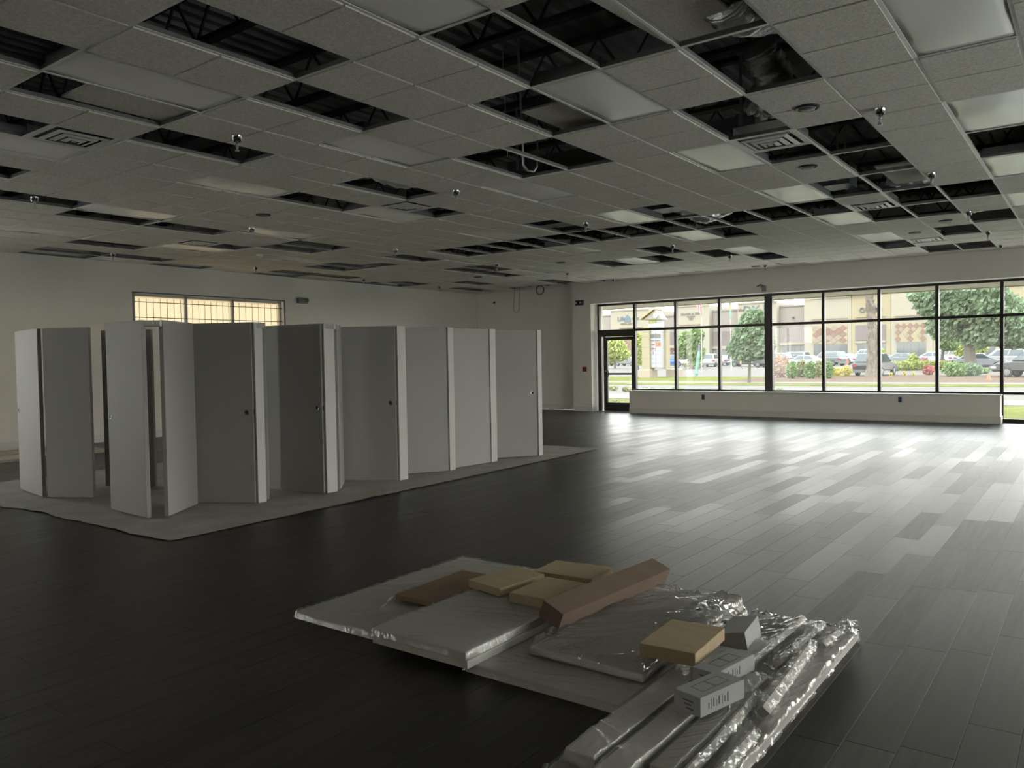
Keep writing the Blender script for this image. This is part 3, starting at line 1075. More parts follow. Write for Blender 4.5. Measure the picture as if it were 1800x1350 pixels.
def panel(lab, x0, y0, x1, y1, z0, z1, seed, amp=.008, rz=0, film=True, ang=.3, und=.5, fm=None, cat='panel', grp='film-wrapped partition panels'):
    cx, cy = (x0 + x1) / 2, (y0 + y1) / 2
    t = thing('wrapped_partition', lab, cat, (cx, cy, 0), rz, group=grp)
    obj('board', MB().bev(x0 - cx, y0 - cy, z0, x1 - cx, y1 - cy, z1, .004), M_panel, t)
    if film:
        mb = film_mb(x0, y0, x1, y1, z0, z1, amp, seed=seed, ang=ang, und=und)
        mb.v = [(x - cx, y - cy, z) for x, y, z in mb.v]
        obj('plastic_wrap', mb, fm or M_film2, t, smooth=True)
    return t


panel('large film-wrapped panel lying flat at the left end of the pile', -.27, -2.08, .60, -.57, .002, .043, 11)
panel('lower panel of the wrapped pair bridging the two big flat panels', .50, -2.20, 1.13, -.92, .050, .086, 21, film=False)
panel('upper wrapped panel of the pair, its film bunched at the near edge', .50, -2.20, 1.12, -.90, .088, .126, 31, amp=.010)
panel('wide flat panel in the middle with its near edge showing', 1.06, -2.13, 1.885, -.63, .002, .043, 41)
panel('panel on top under loose shiny film behind the flat tan box', 1.26, -1.88, 1.87, -.66, .050, .088, 51, amp=.018, ang=.75, und=1.5, fm=M_film)
panel('long wrapped panel forming the right edge of the pile', 1.93, -2.95, 2.485, -.645, .002, .040, 61, amp=.012, ang=1.35, und=1.3, fm=M_film)
for k, (x0, y0, x1, y1, z1, lab) in enumerate([
        (1.965, -2.66, 2.085, -1.22, .098, 'wrapped long board at the left of the near row'),
        (2.115, -2.74, 2.225, -1.20, .098, 'wrapped long board second in the near row'),
        (2.25, -2.56, 2.335, -1.60, .090, 'short dark-ended wrapped board beside the white boxes')]):
    panel(lab, x0, y0, x1, y1, .050, z1, 70 + k * 5, amp=.007, ang=1.4, cat='board', grp='wrapped long boards')


def wtube(lab, pts, r, seed, mt=None):
    path = [Vector(p) for p in pts]
    fine = []
    for a, b in zip(path, path[1:]):
        for q in range(12):
            fine.append(a.lerp(b, q / 12))
    fine.append(path[-1])
    t = thing('wrapped_pole', lab, 'rail', path[0], group='film-wrapped rails')
    mb = MB().tube(fine, r, 4)
    zc = fine[0].z
    mb.v = [(x, y, zc + (z - zc) * .8) for x, y, z in mb.v]
    obj('rail', mb, mt or M_panel, t, world=True)
    fw = []
    for a, b in zip(fine, fine[1:]):
        fw += [a, a.lerp(b, .33), a.lerp(b, .66)]
    fw.append(fine[-1])
    rr = [r * 1.18 + .016 * max(0, noise.noise((i * .16, seed, 0))) + .006 * abs(noise.noise((i * .9, seed, 3))) for i in range(len(fw))]
    w = MB().tube(fw, r, 26, rr=rr)
    w.v = [tuple(Vector(v) + Vector((.010 * noise.noise((v[0] * 60, v[1] * 34, seed)), 0, .009 * noise.noise((v[0] * 70, v[1] * 38, seed + 5))))) for v in w.v]
    obj('plastic_wrap', w, M_film3, t, world=True)


wtube('film-wrapped rail lying beside the white boxes toward the near end', [(2.378, -2.75, .078), (2.368, -2.2, .075), (2.345, -1.78, .075)], .024, 1)
wtube('bright film-wrapped rail slanting across the right panel', [(2.43, -1.95, .085), (2.405, -1.45, .095), (2.385, -1.15, .10)], .030, 2)
wtube('film-wrapped rail near the right edge of the pile by the frame bottom', [(2.466, -2.85, .072), (2.462, -2.45, .075), (2.458, -2.12, .075)], .024, 3)
wtube('straight rail at the far side of the right panel', [(2.205, -1.45, .075), (2.215, -.72, .070)], .022, 4)
wtube('second straight rail at the far side of the right panel', [(2.305, -1.40, .075), (2.325, -.74, .070)], .021, 5)
wtube('short bent rail end in crumpled film at the far right corner', [(2.42, -1.08, .085), (2.43, -.90, .085), (2.43, -.83, .075)], .022, 6)


def crumple(lab, c, r, seed):
    mb = MB()
    n, k = 22, 12
    base = 0
    for j in range(k + 1):
        for i in range(n):
            th, ph = 2 * math.pi * i / n, math.pi * j / k
            d = Vector((math.sin(ph) * math.cos(th), math.sin(ph) * math.sin(th), math.cos(ph)))
            q = 1 + .55 * noise.noise(d * 2.4 + Vector((seed, 0, 0))) + .3 * noise.noise(d * 6 + Vector((0, seed, 0)))
            mb.v.append((c[0] + d.x * r[0] * q, c[1] + d.y * r[1] * q, max(.044, c[2] + d.z * r[2] * q)))
    for j in range(k):
        for i in range(n):
            a, b = j * n + i, j * n + (i + 1) % n
            mb.f.append((a, b, b + n, a + n))
    o = obj('plastic_sheet', mb, M_film)
    tag(o, lab, 'plastic film', 'loose crumpled film')


crumple('wad of clear film at the far right corner of the pile', (2.45, -.73, .075), (.05, .06, .04), 3)
crumple('crumpled clear film bunched around the white carton', (1.86, -1.03, .135), (.11, .10, .05), 9)
crumple('small wad of clear film behind the tan boxes', (.72, -.72, .075), (.10, .06, .05), 15)


def carton(name, lab, c, size, ang, z0, mt, roll=0., grp=None, prints=None, tape=True):
    L, Wd, h = size
    t = thing(name, lab, 'box', (c[0], c[1], z0), math.radians(ang), group=grp)
    t.rotation_euler[0] = math.radians(roll)
    o = obj('carton', MB().box(-L / 2, -Wd / 2, 0, L / 2, Wd / 2, h), mt, t)
    bv = o.modifiers.new('bevel', 'BEVEL')
    bv.width = .003
    bv.segments = 2
    # closing flap: thin lid edge
    obj('lid_flap', MB().box(-L / 2 + .001, -Wd / 2 + .001, h, L / 2 - .001, -Wd / 2 + Wd * .62, h + .0012), mt, t)
    if prints:
        tag(obj('print', prints(L, Wd, h), M_ink, t), kind='stuff')
    return t


def lines_top(L, Wd, h):
    mb = MB()
    z = h + .0013
    for k in range(4):
        mb.box(-L * .30 + .02 * k, -Wd * .28 + .03 * k, z, L * (.0 + .06 * k), -Wd * .28 + .03 * k + .004, z + .0004)
    return mb


def cart_print(L, Wd, h):
    mb = MB()
    z = h + .0013
    e = .0016
    # outline drawing of a two-roll holder on the lid
    for (x0, y0, x1, y1) in ((-.08, -.032, -.0, -.030), (-.08, .026, -.0, .028), (.0, -.032, .08, -.030), (.0, .026, .08, .028)):
        mb.box(x0, y0, z, x1, y1, z + .0005)
    for x in (-.08, -.004, .004, .08):
        mb.box(x - e / 2, -.032, z, x + e / 2, .028, z + .0005)
    # lettering bars on end and long side
    for k in range(3):
        mb.box(-L / 2 - .0006, -.03 + .01 * (k % 2), h * (.62 - .2 * k), -L / 2, .02 - .008 * k, h * (.70 - .2 * k))
    x = -.09
    for k, w in enumerate((.010, .004, .012, .005, .014, .006, .010, .013)):
        mb.box(x, -Wd / 2 - .0006, h * (.25 if k % 2 else .32), x + w * .55, -Wd / 2, h * (.75 if k % 3 else .62))
        x += w + .008
    return mb


carton('flat_carton', 'thin brown carton lying flat on the left panel', (.245, -1.31), (.64, .31, .030), 91, .062, M_card2, roll=0, grp='cartons on the pile', prints=lines_top)
carton('small_carton', 'tan hardware box tilted over the edge of the brown carton', (.63, -1.225), (.40, .255, .045), 84, .138, M_card, roll=2, grp='cartons on the pile')
carton('small_carton', 'tan hardware box in front, against the long reddish carton', (.985, -1.305), (.38, .275, .055), 91, .137, M_card, grp='cartons on the pile')
carton('small_carton', 'tan hardware box at the back with a taped end', (.87, -.86), (.30, .40, .048), 95, .134, M_card, grp='cartons on the pile')
carton('long_carton', 'long reddish-brown carton leaning across the middle of the pile', (1.27, -1.14), (1.08, .135, .095), 86, .140, M_card3, roll=22, grp='cartons on the pile')
carton('flat_carton', 'square flat tan carton resting on the white boxes', (1.955, -1.64), (.385, .262, .058), 93, .150, M_card, roll=0, grp='cartons on the pile')
carton('white_box', 'printed white box in front, turned on the long boards', (2.262, -2.07), (.275, .128, .075), 75, .126, M_white, prints=cart_print, grp='printed white boxes')
carton('white_box', 'printed white box behind the front one, under the tan carton corner', (2.19, -1.74), (.31, .115, .070), 80, .104, M_white, prints=cart_print, grp='printed white boxes')
carton('white_carton', 'upright pale carton wrapped in film beside the tan carton', (2.085, -1.24), (.28, .13, .11), 97, .060, M_white, roll=-10, grp='printed white boxes')
# loose film streamer over the left panel
mb = MB().grid(24, 3, lambda u, v: (.44 - .30 * u + .012 * v + .01 * math.sin(9 * u), -2.16 + .62 * u + .03 * v, .165 - .05 * u + .02 * math.sin(3.1 * u) + .004 * math.sin(30 * u) + .01 * v))
tag(obj('plastic_streamer', mb, M_film, smooth=True), 'shiny twisted strip of film across the left panel beside the brown carton', 'plastic film')
# ------------------------------------------------------------------ outside
def zg(Y):
    if Y < 62:
        return -.26
    if Y < 122:
        return -.26 + .46 * (Y - 62) / 60
    return .20


def ground(px, py):
    lo, hi = 15., 130.
    for _ in range(50):
        mid = (lo + hi) / 2
        if at(px, py, mid).z > zg(mid):
            lo = mid
        else:
            hi = mid
    p = at(px, py, lo)
    return Vector((p.x, lo, zg(lo)))


def ppm(Y, px=1400):
    """pixels per metre at depth Y along the ray of px"""
    p = at(px, 620, Y)
    return FPX / (p - CAM).dot(_f)


def omat(name, col, *a, **k):
    return mat(name, tuple(c * .39 for c in col), *a, **k)


M_conc = omat('concrete', (.33, .30, .26), 1, 0, 0, var=.06, vscale=1.5)
M_asph = omat('pale_asphalt', (.27, .24, .215), 1, 0, 0, var=.06, vscale=.6)
M_grass = omat('lawn', (.20, .205, .06), 1, 0, 0, var=.3, vscale=1.2)
M_mulch = omat('mulch', (.215, .15, .115), 1, 0, 0, var=.3, vscale=5)
M_cream = omat('stucco_cream', (.42, .375, .285), .85, var=.03, vscale=.4)
M_cream2 = omat('stucco_yellow', (.42, .35, .215), .85, var=.03, vscale=.4)
M_mauve = omat('stucco_rose', (.37, .315, .275), .85, var=.03, vscale=.4)
M_plum = omat('stucco_plum', (.235, .185, .18), .85, var=.04, vscale=.4)
M_terra = omat('terracotta_tile', (.28, .155, .115), .8)
M_sand = omat('sand_tile', (.35, .27, .20), .8)
M_store = omat('store_glass', (.13, .14, .15), .15, spec=.6)
M_brown = omat('brown_front', (.20, .10, .075), .7)
M_dkblue = omat('sign_blue', (.10, .17, .22), .6)
M_grey = omat('sign_grey', (.17, .17, .16), .6)
M_soff = omat('soffit_board', (.58, .50, .38), .7)
M_bark = omat('bark', (.16, .13, .10), .9, var=.25, vscale=6)
M_palm = omat('palm_trunk', (.24, .19, .15), .9, var=.3, vscale=5)
CARM = {}
for k, c in dict(white=(.52, .53, .54), silver=(.30, .32, .34), grey=(.17, .18, .18), dark=(.06, .065, .07), black=(.03, .03, .035), navy=(.06, .065, .085), blue=(.02, .13, .50)).items():
    CARM[k] = omat('car_paint_' + k, c, .28, spec=.6)
M_cglass = omat('car_glass', (.07, .085, .09), .1, spec=.6)
M_tyre = omat('tyre', (.03, .03, .03), .8)
M_tail = omat('tail_light', (.42, .03, .03), .3)
M_head = omat('head_light', (.6, .6, .6), .2)


def leafmat(name, c):
    return translucent(name, tuple(min(1, q * .95) for q in c), .35, .6)


M_lf = {k: leafmat('leaf_' + k, c) for k, c in dict(lime=(.24, .27, .06), green=(.12, .18, .055), grey=(.12, .165, .09), dark=(.10, .145, .065), red=(.28, .07, .06), rust=(.23, .13, .08), yellow=(.36, .29, .04), olive=(.17, .17, .07)).items()}

M_walk = mat('pale_paving', (.55, .53, .49), .85, var=.04, vscale=1.5)
# ground strips
for nm, y0, y1, x0, x1, mt, dz, lab in [
        ('ground_walk', 14.33, 18.2, -40, 9.3, M_walk, 0, 'concrete walk outside the windows'), ('ground_lawn', 18.2, 24.5, -60, 40, M_grass, 0, 'lawn strip beside the building'),
        ('ground_kerb', 24.5, 27.5, -70, 40, M_conc, .03, 'pale kerb strip by the road'), ('ground_road', 27.5, 40.5, -90, 50, M_asph, -.03, 'pale asphalt road'),
        ('ground_verge', 40.5, 43.2, -90, 50, M_grass, 0, 'grass verge across the road'), ('ground_sidewalk', 43.2, 45.6, -100, 50, M_conc, .02, 'pale sidewalk across the road')]:
    struct(nm, MB().box(x0, y0, -.6, x1, y1, -.26 + dz), mt, lab)
struct('ground_bed', MB().box(-17.5, 45.6, -.6, 50, 62, -.25), M_mulch, 'brown mulch planting bed')
struct('ground_green', MB().box(-110, 45.6, -.6, -17.5, 58, -.25), M_grass, 'grass island by the pylon sign')
struct('ground_lot', MB().prism([(58, -.7), (122, -.3), (170, -.3), (170, .2), (122, .2), (62, -.262), (58, -.262)], 0, -200, 130), M_asph, 'pale asphalt parking lot')
struct('ground_bounce', MB().box(-40, -40, -.6, -12.5, 14.3, -.2).box(9.3, -40, -.6, 45, 18.2, -.2).box(-12.5, -40, -.6, 9.3, -9.3, -.2), M_walk, 'unseen pale paving added around the building to bounce light')  # unseen paving added so daylight bounces up onto the ceiling
struct('ground_far', MB().box(-260, -60, -1.2, 200, 200, -.62), M_grass)

# canopy with soffit boards outside the windows
can = thing('canopy', 'cream boarded soffit above the outside walk', None, (0, 15.8, 3.0), kind='structure')
zs_ = ZH + .06
obj('canopy_slab', MB().box(-16, 14.6, zs_ + .02, 14, 16.95, zs_ + .5), M_soff, can, world=True)
obj('fascia', MB().box(-16, 16.95, zs_ - .02, 14, 17.03, zs_ + .5), M_soff, can, world=True)
x = -14.0
while x < 9:
    obj('soffit_board', MB().box(x, 14.62 if x < -7.4 else 14.35, zs_, x + .29, 16.95, zs_ + .02), M_soff, can, world=True)
    x += .30

# ------------------------------------------------------------------ strip mall across the lot
YBD = 122.0


def bx(px):
    return at(px, 600, YBD).x


def bz(px, py):
    return at(px, py, YBD).z


def unit(lab, px0, px1, top, mt, rec=0., z0=.1):
    """one storefront bay: returns its Empty, with the wall block built"""
    x0, x1 = bx(px0), bx(px1)
    pm_ = (px0 + px1) / 2
    t = thing('storefront', lab, 'building', ((x0 + x1) / 2, YBD + rec, z0), group='storefronts of the strip mall')
    obj('wall', MB().box(x0 + .02, YBD + rec, z0, x1 - .02, YBD + 14, bz(pm_, top)), mt, t, world=True)
    obj('coping', MB().box(x0 + .03, YBD + rec - .15, bz(pm_, top), x1 - .03, YBD + rec + .5, bz(pm_, top) + .25), mt, t, world=True)
    return t


def face(t, name, px0, px1, pt, pb, mt, y=0., th=.06):
    pm_ = (px0 + px1) / 2
    return obj(name, MB().box(bx(px0), YBD + y - th, bz(pm_, pb), bx(px1), YBD + y, bz(pm_, pt)), mt, t, world=True)


def text_mesh(body, size, x, z, y, mt, parent, align='CENTER', name='lettering'):
    cu = bpy.data.curves.new('lettering', 'FONT')
    cu.body = body
    cu.size = size
    cu.align_x = align
    cu.align_y = 'CENTER'
    cu.extrude = .03
    cu.resolution_u = 2
    tmp = bpy.data.objects.new('tmp', cu)
    C.objects.link(tmp)
    dg = bpy.context.evaluated_depsgraph_get()
    me = bpy.data.meshes.new_from_object(tmp.evaluated_get(dg))
    bpy.data.objects.remove(tmp)
    me.materials.clear()
    me.materials.append(mt)
    o = bpy.data.objects.new(name, me)
    C.objects.link(o)
    o.parent = parent
    o.matrix_parent_inverse = parent.matrix_basis.inverted()
    o.matrix_basis = Matrix.Translation((x, y, z)) @ Matrix.Rotation(math.pi / 2, 4, 'X')
    return o


def storeglass(t, px0, px1, pt, pb, n, y=0., mt=None):
    for k in range(n):
        a, b = px0 + (px1 - px0) * k / n, px0 + (px1 - px0) * (k + 1) / n
        face(t, 'window', a + .25, b - .25, pt, pb, mt or M_store, y, .05)


def diamonds(t, px0, px1, pt, pb, nc, nr, pick):
    x0, x1 = bx(px0), bx(px1)
    pm_ = (px0 + px1) / 2
    zt, zb = bz(pm_, pt), bz(pm_, pb)
    face(t, 'tile_panel', px0, px1, pt, pb, M_cream2, -.02, .04)
    dx, dz_ = (x1 - x0) / nc, (zt - zb) / nr
    for r in range(nr):
        for c in range(nc):
            for h in (0, 1):
                cx = x0 + (c + .5 + .5 * h) * dx
                cz = zt - (r + .5 + .5 * h) * dz_
                if cx + dx * .5 > x1 + .02 or cz - dz_ * .5 < zb - .02:
                    continue
                q = pick(r, c, h)
                if not q:
                    continue
                s = .48
                obj('tile', MB().prism([(cx - dx * s, cz), (cx, cz - dz_ * s), (cx + dx * s, cz), (cx, cz + dz_ * s)], 1, YBD - .12, YBD - .06),
                    M_terra if q == 1 else M_sand, t, world=True)


u = unit('low rose storefront bay at the far left of the mall, above the door', 985, 1074, 557, M_mauve, 1.5)
face(u, 'window', 1040, 1072, 612, 634, M_brown, 1.5)
u = unit('tall cream storefront with blue lettering and a blue emblem', 1074, 1141, 546, M_cream)
text_mesh('Life', 1.15, bx(1086), bz(1088, 561), YBD - .1, M_dkblue, u, 'LEFT')
text_mesh('nce', .95, bx(1112), bz(1115, 559.5), YBD - .1, M_dkblue, u, 'LEFT')
ex_, ez_ = bx(1104), bz(1104, 561)
obj('emblem', MB().prism([(ex_ + .5 * a, ez_ + .5 * b) for a, b in ((-1.2, -1.0), (1.2, -1.0), (1.0, .4), (.5, 1.0), (-.1, 1.5), (-.6, 1.0), (-1.2, .5))], 1, YBD - .12, YBD), M_dkblue, u, world=True)
text_mesh('MENTAL HEALTH', .36, bx(1104), bz(1104, 569), YBD - .1, M_grey, u)
face(u, 'sign_ledge', 1090, 1130, 575, 576.5, M_sand, -.06, .15)
face(u, 'brick_front', 1095, 1112, 590, 634, M_terra, -.02)
u = unit('low rose storefront bay with a plum panel behind the pylon sign', 1141, 1190, 556, M_mauve, 1.5)
face(u, 'plum_panel', 1166, 1189, 584, 607, M_plum, 1.5, .3)
face(u, 'cream_band', 1150, 1189.5, 607, 612, M_cream, 1.5, .4)
storeglass(u, 1150, 1189, 613, 634, 3, 1.5, M_brown)
text_mesh('P', .8, bx(1165), bz(1165, 558), YBD + 1.4, M_terra, u)
u = unit('cream storefront lettered for a salon, behind the striped flag', 1190, 1247, 538.5, M_cream)
text_mesh('SALON & SPA', .58, bx(1214), bz(1214, 552), YBD - .1, M_grey, u)
text_mesh('STUDIOS', .36, bx(1215), bz(1215, 556.7), YBD - .1, M_grey, u)
text_mesh('VIP', .58, bx(1215), bz(1215, 561), YBD - .1, M_grey, u)
face(u, 'sign_ledge', 1194, 1231, 570, 571.5, M_sand, -.06, .15)
storeglass(u, 1198, 1230, 604, 634, 3)
u = unit('rose storefront bay with a plum panel between the salon and the corner tower', 1247, 1297, 546, M_mauve, 1.5)
face(u, 'plum_panel', 1247.5, 1296.5, 582, 608, M_plum, 1.5, .3)
face(u, 'cream_band', 1247.3, 1296.7, 608, 613, M_cream, 1.5, .4)
storeglass(u, 1252, 1292, 613, 635, 4, 1.5)
u = unit('cream storefront with three large outline capitals behind the big tree', 1297, 1366, 533, M_cream)
text_mesh('DX L', 1.9, bx(1329), bz(1330, 544.5), YBD - .1, M_dkblue, u)
text_mesh('the', .8, bx(1304), bz(1304, 545), YBD - .1, M_brown, u)
storeglass(u, 1303, 1358, 606, 634, 4)
u = unit('rose storefront bay with a plum panel right of the wide dark post', 1366, 1413.5, 538, M_mauve, 1.5)
face(u, 'plum_panel', 1366.5, 1413, 577, 602, M_plum, 1.5, .3)
face(u, 'cream_band', 1366.3, 1413.2, 602, 606, M_cream, 1.5, .4)
storeglass(u, 1370, 1413, 607, 633, 4, 1.5)
obj('wall_lamp', MB().lathe([(.12, 0), (.2, .2), (.1, .3)], 8, Matrix.Translation((bx(1390), YBD + 1.3, bz(1390, 559)))), M_grey, u, world=True)
u = unit('tall cream storefront with a red and cream diamond tile panel of staggered zigzags', 1413.5, 1497, 525, M_cream)
face(u, 'sign_ledge', 1427, 1490, 559.5, 561, M_sand, -.04, .12)
diamonds(u, 1427, 1490, 572, 604, 4, 2.0 and 3, lambda r, c, h: (1 if (r + h) % 2 else 2) if (c + h) % 2 == 0 or h else (1 if c % 2 else 0))
storeglass(u, 1430, 1490, 605, 632, 5)
u = unit('yellow storefront with a grey quadrilateral logo and a ring of circles', 1497, 1566, 516, M_cream2)
face(u, 'plum_panel', 1504, 1557, 571, 598, M_plum, -.02, .1)
face(u, 'cream_band', 1504, 1557, 599, 603, M_cream, -.02, .2)
storeglass(u, 1507, 1557, 604, 632, 5)
face(u, 'sign_ledge', 1504, 1557, 556, 557.5, M_sand, -.04, .12)
pts = [(1525, 538), (1533, 525), (1541, 541), (1536, 545), (1525, 546)]
obj('emblem', MB().prism([(bx(a), bz(a, b)) for a, b in pts], 1, YBD - .15, YBD), M_grey, u, world=True)
for a, b in ((1516, 545), (1531, 544), (1538, 544), (1545.5, 543.5)):
    cx, cz = bx(a), bz(a, b)
    mbr = MB()
    mbr.tube([(cx + .32 * math.cos(g * .5236), YBD - .12, cz + .32 * math.sin(g * .5236)) for g in range(13)], .10, 6, cap=False)
    obj('emblem_ring', mbr, M_grey, u, world=True)
u = unit('tall cream storefront with rows of red diamond tiles left of the oak', 1566, 1640, 508, M_cream)
diamonds(u, 1573, 1628, 567, 601, 5, 3, lambda r, c, h: 1 if (not h and (c % 2 == 0 or r == 0)) else (2 if h and (c + r) % 2 == 0 else 0))
storeglass(u, 1576, 1628, 602, 634, 4)
face(u, 'stone_base', 1557, 1575, 624, 636, M_terra, -.03)
face(u, 'sign_ledge', 1573, 1628, 554, 555.5, M_sand, -.04, .12)
u = unit('cream storefront bay behind the oak canopy', 1640, 1760, 520, M_cream)
face(u, 'plum_panel', 1655, 1682, 580, 600, M_terra, -.03)
storeglass(u, 1650, 1750, 600, 632, 6)
u = unit('yellow storefront bay at the far right edge', 1760, 1900, 500, M_cream2)
storeglass(u, 1770, 1890, 604, 632, 6)
# coloured roof-edge tiles
t = thing('cornice_tiles', 'row of coloured tiles along the roof edge above the yellow storefront', 'cornice', (bx(1500), YBD - .3, bz(1500, 520)))
cc = [('green', (.17, .22, .10)), ('green', (.2, .26, .12)), ('rust', (.36, .18, .10)), ('orange', (.52, .27, .06)), ('orange', (.5, .27, .07)), ('teal', (.25, .36, .34)), ('rust', (.36, .2, .12)), ('teal', (.25, .36, .36)), ('rust', (.34, .2, .13))]
cmat = {k: omat('cornice_' + k, c, .7) for k, c in cc}
for k, (nm, c) in enumerate(cc):
    a, b = 1455 + k * 9.6, 1455 + (k + 1) * 9.6
    obj('tile', MB().box(bx(a), YBD - .5, bz(a, 521.5 - k * .55), bx(b) - .05, YBD - .15, bz(a, 517.5 - k * .55)), cmat[nm], t, world=True)

# ------------------------------------------------------------------ cars
CARDEF = dict(
    sedan=dict(L=4.7, w=.90, body=[(-2.33, .32), (-2.35, .70), (-2.2, .93), (-1.6, .98), (1.05, .93), (2.05, .76), (2.33, .58), (2.35, .30)], c0=(-1.85, 1.15), c1=(-.95, .30), zb=.92, zt=1.43),
    suv=dict(L=4.7, w=.94, body=[(-2.33, .40), (-2.35, .90), (-2.25, 1.06), (1.05, 1.06), (2.1, .95), (2.33, .70), (2.35, .38)], c0=(-2.28, 1.25), c1=(-1.95, .45), zb=1.04, zt=1.73),
    truck=dict(L=5.7, w=.98, body=[(-2.83, .50), (-2.85, 1.12), (-.75, 1.15), (1.25, 1.12), (2.6, 1.05), (2.83, .85), (2.85, .45)], c0=(-.85, 1.45), c1=(-.75, .75), zb=1.12, zt=1.88))
wheel_me = MB().lathe([(.20, -.11), (.33, -.11), (.34, -.06), (.34, .06), (.33, .11), (.20, .11)], 16, Matrix.Rotation(math.pi / 2, 4, 'X')).mesh('wheel')
wheel_me.materials.append(M_tyre)
hub_me = MB().lathe([(.21, -.115), (.20, -.12), (.05, -.125)], 12, Matrix.Rotation(math.pi / 2, 4, 'X')).lathe([(.05, .125), (.20, .12), (.21, .115)], 12, Matrix.Rotation(math.pi / 2, 4, 'X')).mesh('hub')
hub_me.materials.append(CARM['grey'])
CM = {}


def car_meshes(kind):
    if kind in CM:
        return CM[kind]
    d = CARDEF[kind]
    w = d['w']
    r = {}
    b = MB()
    # lower body with tumblehome: three cross sections
    n = len(d['body'])
    secs = [(-w, .0, .96), (-w * .97, 1, 1.), (w * .97, 1, 1.), (w, .0, .96)]
    b.prism(d['body'], 1, -w, w)
    r['body'] = b.mesh('body')
    (a0, a1), (t0, t1), zb, zt = d['c0'], d['c1'], d['zb'], d['zt']
    wb, wt = w * .93, w * .72
    vs = [(a0, -wb, zb), (a1, -wb, zb), (a1, wb, zb), (a0, wb, zb), (t0, -wt, zt), (t1, -wt, zt), (t1, wt, zt), (t0, wt, zt)]
    r['cabin'] = MB().add(vs, [(4, 5, 6, 7), (0, 1, 5, 4), (1, 2, 6, 5), (2, 3, 7, 6), (3, 0, 4, 7), (3, 2, 1, 0)]).mesh('cabin')

    def lerp3(p, q, s):
        return tuple(p[i] + (q[i] - p[i]) * s for i in range(3))

    def pane(q, off, s0=.06, s1=.94, v0=.12, v1=.88):
        """quad q inset and moved out by off"""
        A, B, Cc, D = [Vector(x) for x in q]
        f = lambda s, v: A.lerp(B, s).lerp(D.lerp(Cc, s), v) + Vector(off)
        return MB().add([f(s0, v0), f(s1, v0), f(s1, v1), f(s0, v1)], [(0, 1, 2, 3)])
    r['side_r'] = [pane((vs[0], vs[1], vs[5], vs[4]), (0, -.012, .003), .10, .49).mesh('window'), pane((vs[0], vs[1], vs[5], vs[4]), (0, -.012, .003), .52, .90).mesh('window')]
    r['side_l'] = [pane((vs[3], vs[2], vs[6], vs[7]), (0, .012, .003), .10, .49).mesh('window'), pane((vs[3], vs[2], vs[6], vs[7]), (0, .012, .003), .52, .90).mesh('window')]
    r['front'] = pane((vs[1], vs[2], vs[6], vs[5]), (.012, 0, .003)).mesh('windshield')
    r['rear'] = pane((vs[3], vs[0], vs[4], vs[7]), (-.012, 0, .003)).mesh('rear_window')
    L2 = d['L'] / 2
    zl = zb - .18
    r['tail'] = [MB().box(-L2 - .012, s * w - (.30 if s > 0 else 0), zl - .14, -L2 + .28, s * w + (.30 if s < 0 else 0) + .012 * s, zl + .06).mesh('tail_light') for s in (-1, 1)]
    r['head'] = [MB().box(L2 - .30, s * w - (.32 if s > 0 else 0), .58, L2 + .012, s * w + (.32 if s < 0 else 0) + .012 * s, .72).mesh('head_light') for s in (-1, 1)]
    r['bump'] = MB().box(-L2 - .03, -w * .96, .28, -L2 + .3, w * .96, .50).mesh('bumper')
    if kind == 'truck':
        r['bed'] = MB().box(-2.7, -w * .85, 1.0, -.95, w * .85, 1.17).mesh('bed')
    for m_, mm in (('side_r', M_cglass), ('side_l', M_cglass), ('tail', M_tail), ('head', M_head)):
        for x_ in r[m_]:
            x_.materials.append(mm)
    for m_, mm in (('front', M_cglass), ('rear', M_cglass), ('bump', M_grey), ('bed', M_grey)):
        if m_ in r:
            r[m_].materials.append(mm)
    CM[kind] = r
    return r


BM = {}


def car(lab, px, py, kind, col, head):
    p = ground(px, py)
    t = thing('car', lab, 'car', p, math.radians(head), group='parked cars')
    r = car_meshes(kind)
    for nm in ('body', 'cabin'):
        key = (kind, col, nm)
        if key not in BM:
            me = r[nm].copy()
            me.materials.clear()
            me.materials.append(CARM[col])
            BM[key] = me
        o = obj(nm, BM[key], None, t)
        bv = o.modifiers.new('bevel', 'BEVEL')
        bv.width = .09
        bv.segments = 2
    for me in r['side_r'] + r['side_l']:
        obj('window', me, None, t)
    obj('windshield', r['front'], None, t)
    obj('rear_window', r['rear'], None, t)
    for me in r['tail']:
        obj('tail_light', me, None, t)
    for me in r['head']:
        obj('head_light', me, None, t)
    obj('bumper', r['bump'], None, t)
    if 'bed' in r:
        obj('bed', r['bed'], None, t)
    d = CARDEF[kind]
    for sx_ in (-1, 1):
        for sy_ in (-1, 1):
            o = obj('wheel', wheel_me, None, t)
            o.location = (sx_ * d['L'] * .30, sy_ * (d['w'] - .09), .34)
            h = obj('hub', hub_me, None, o)
    return t


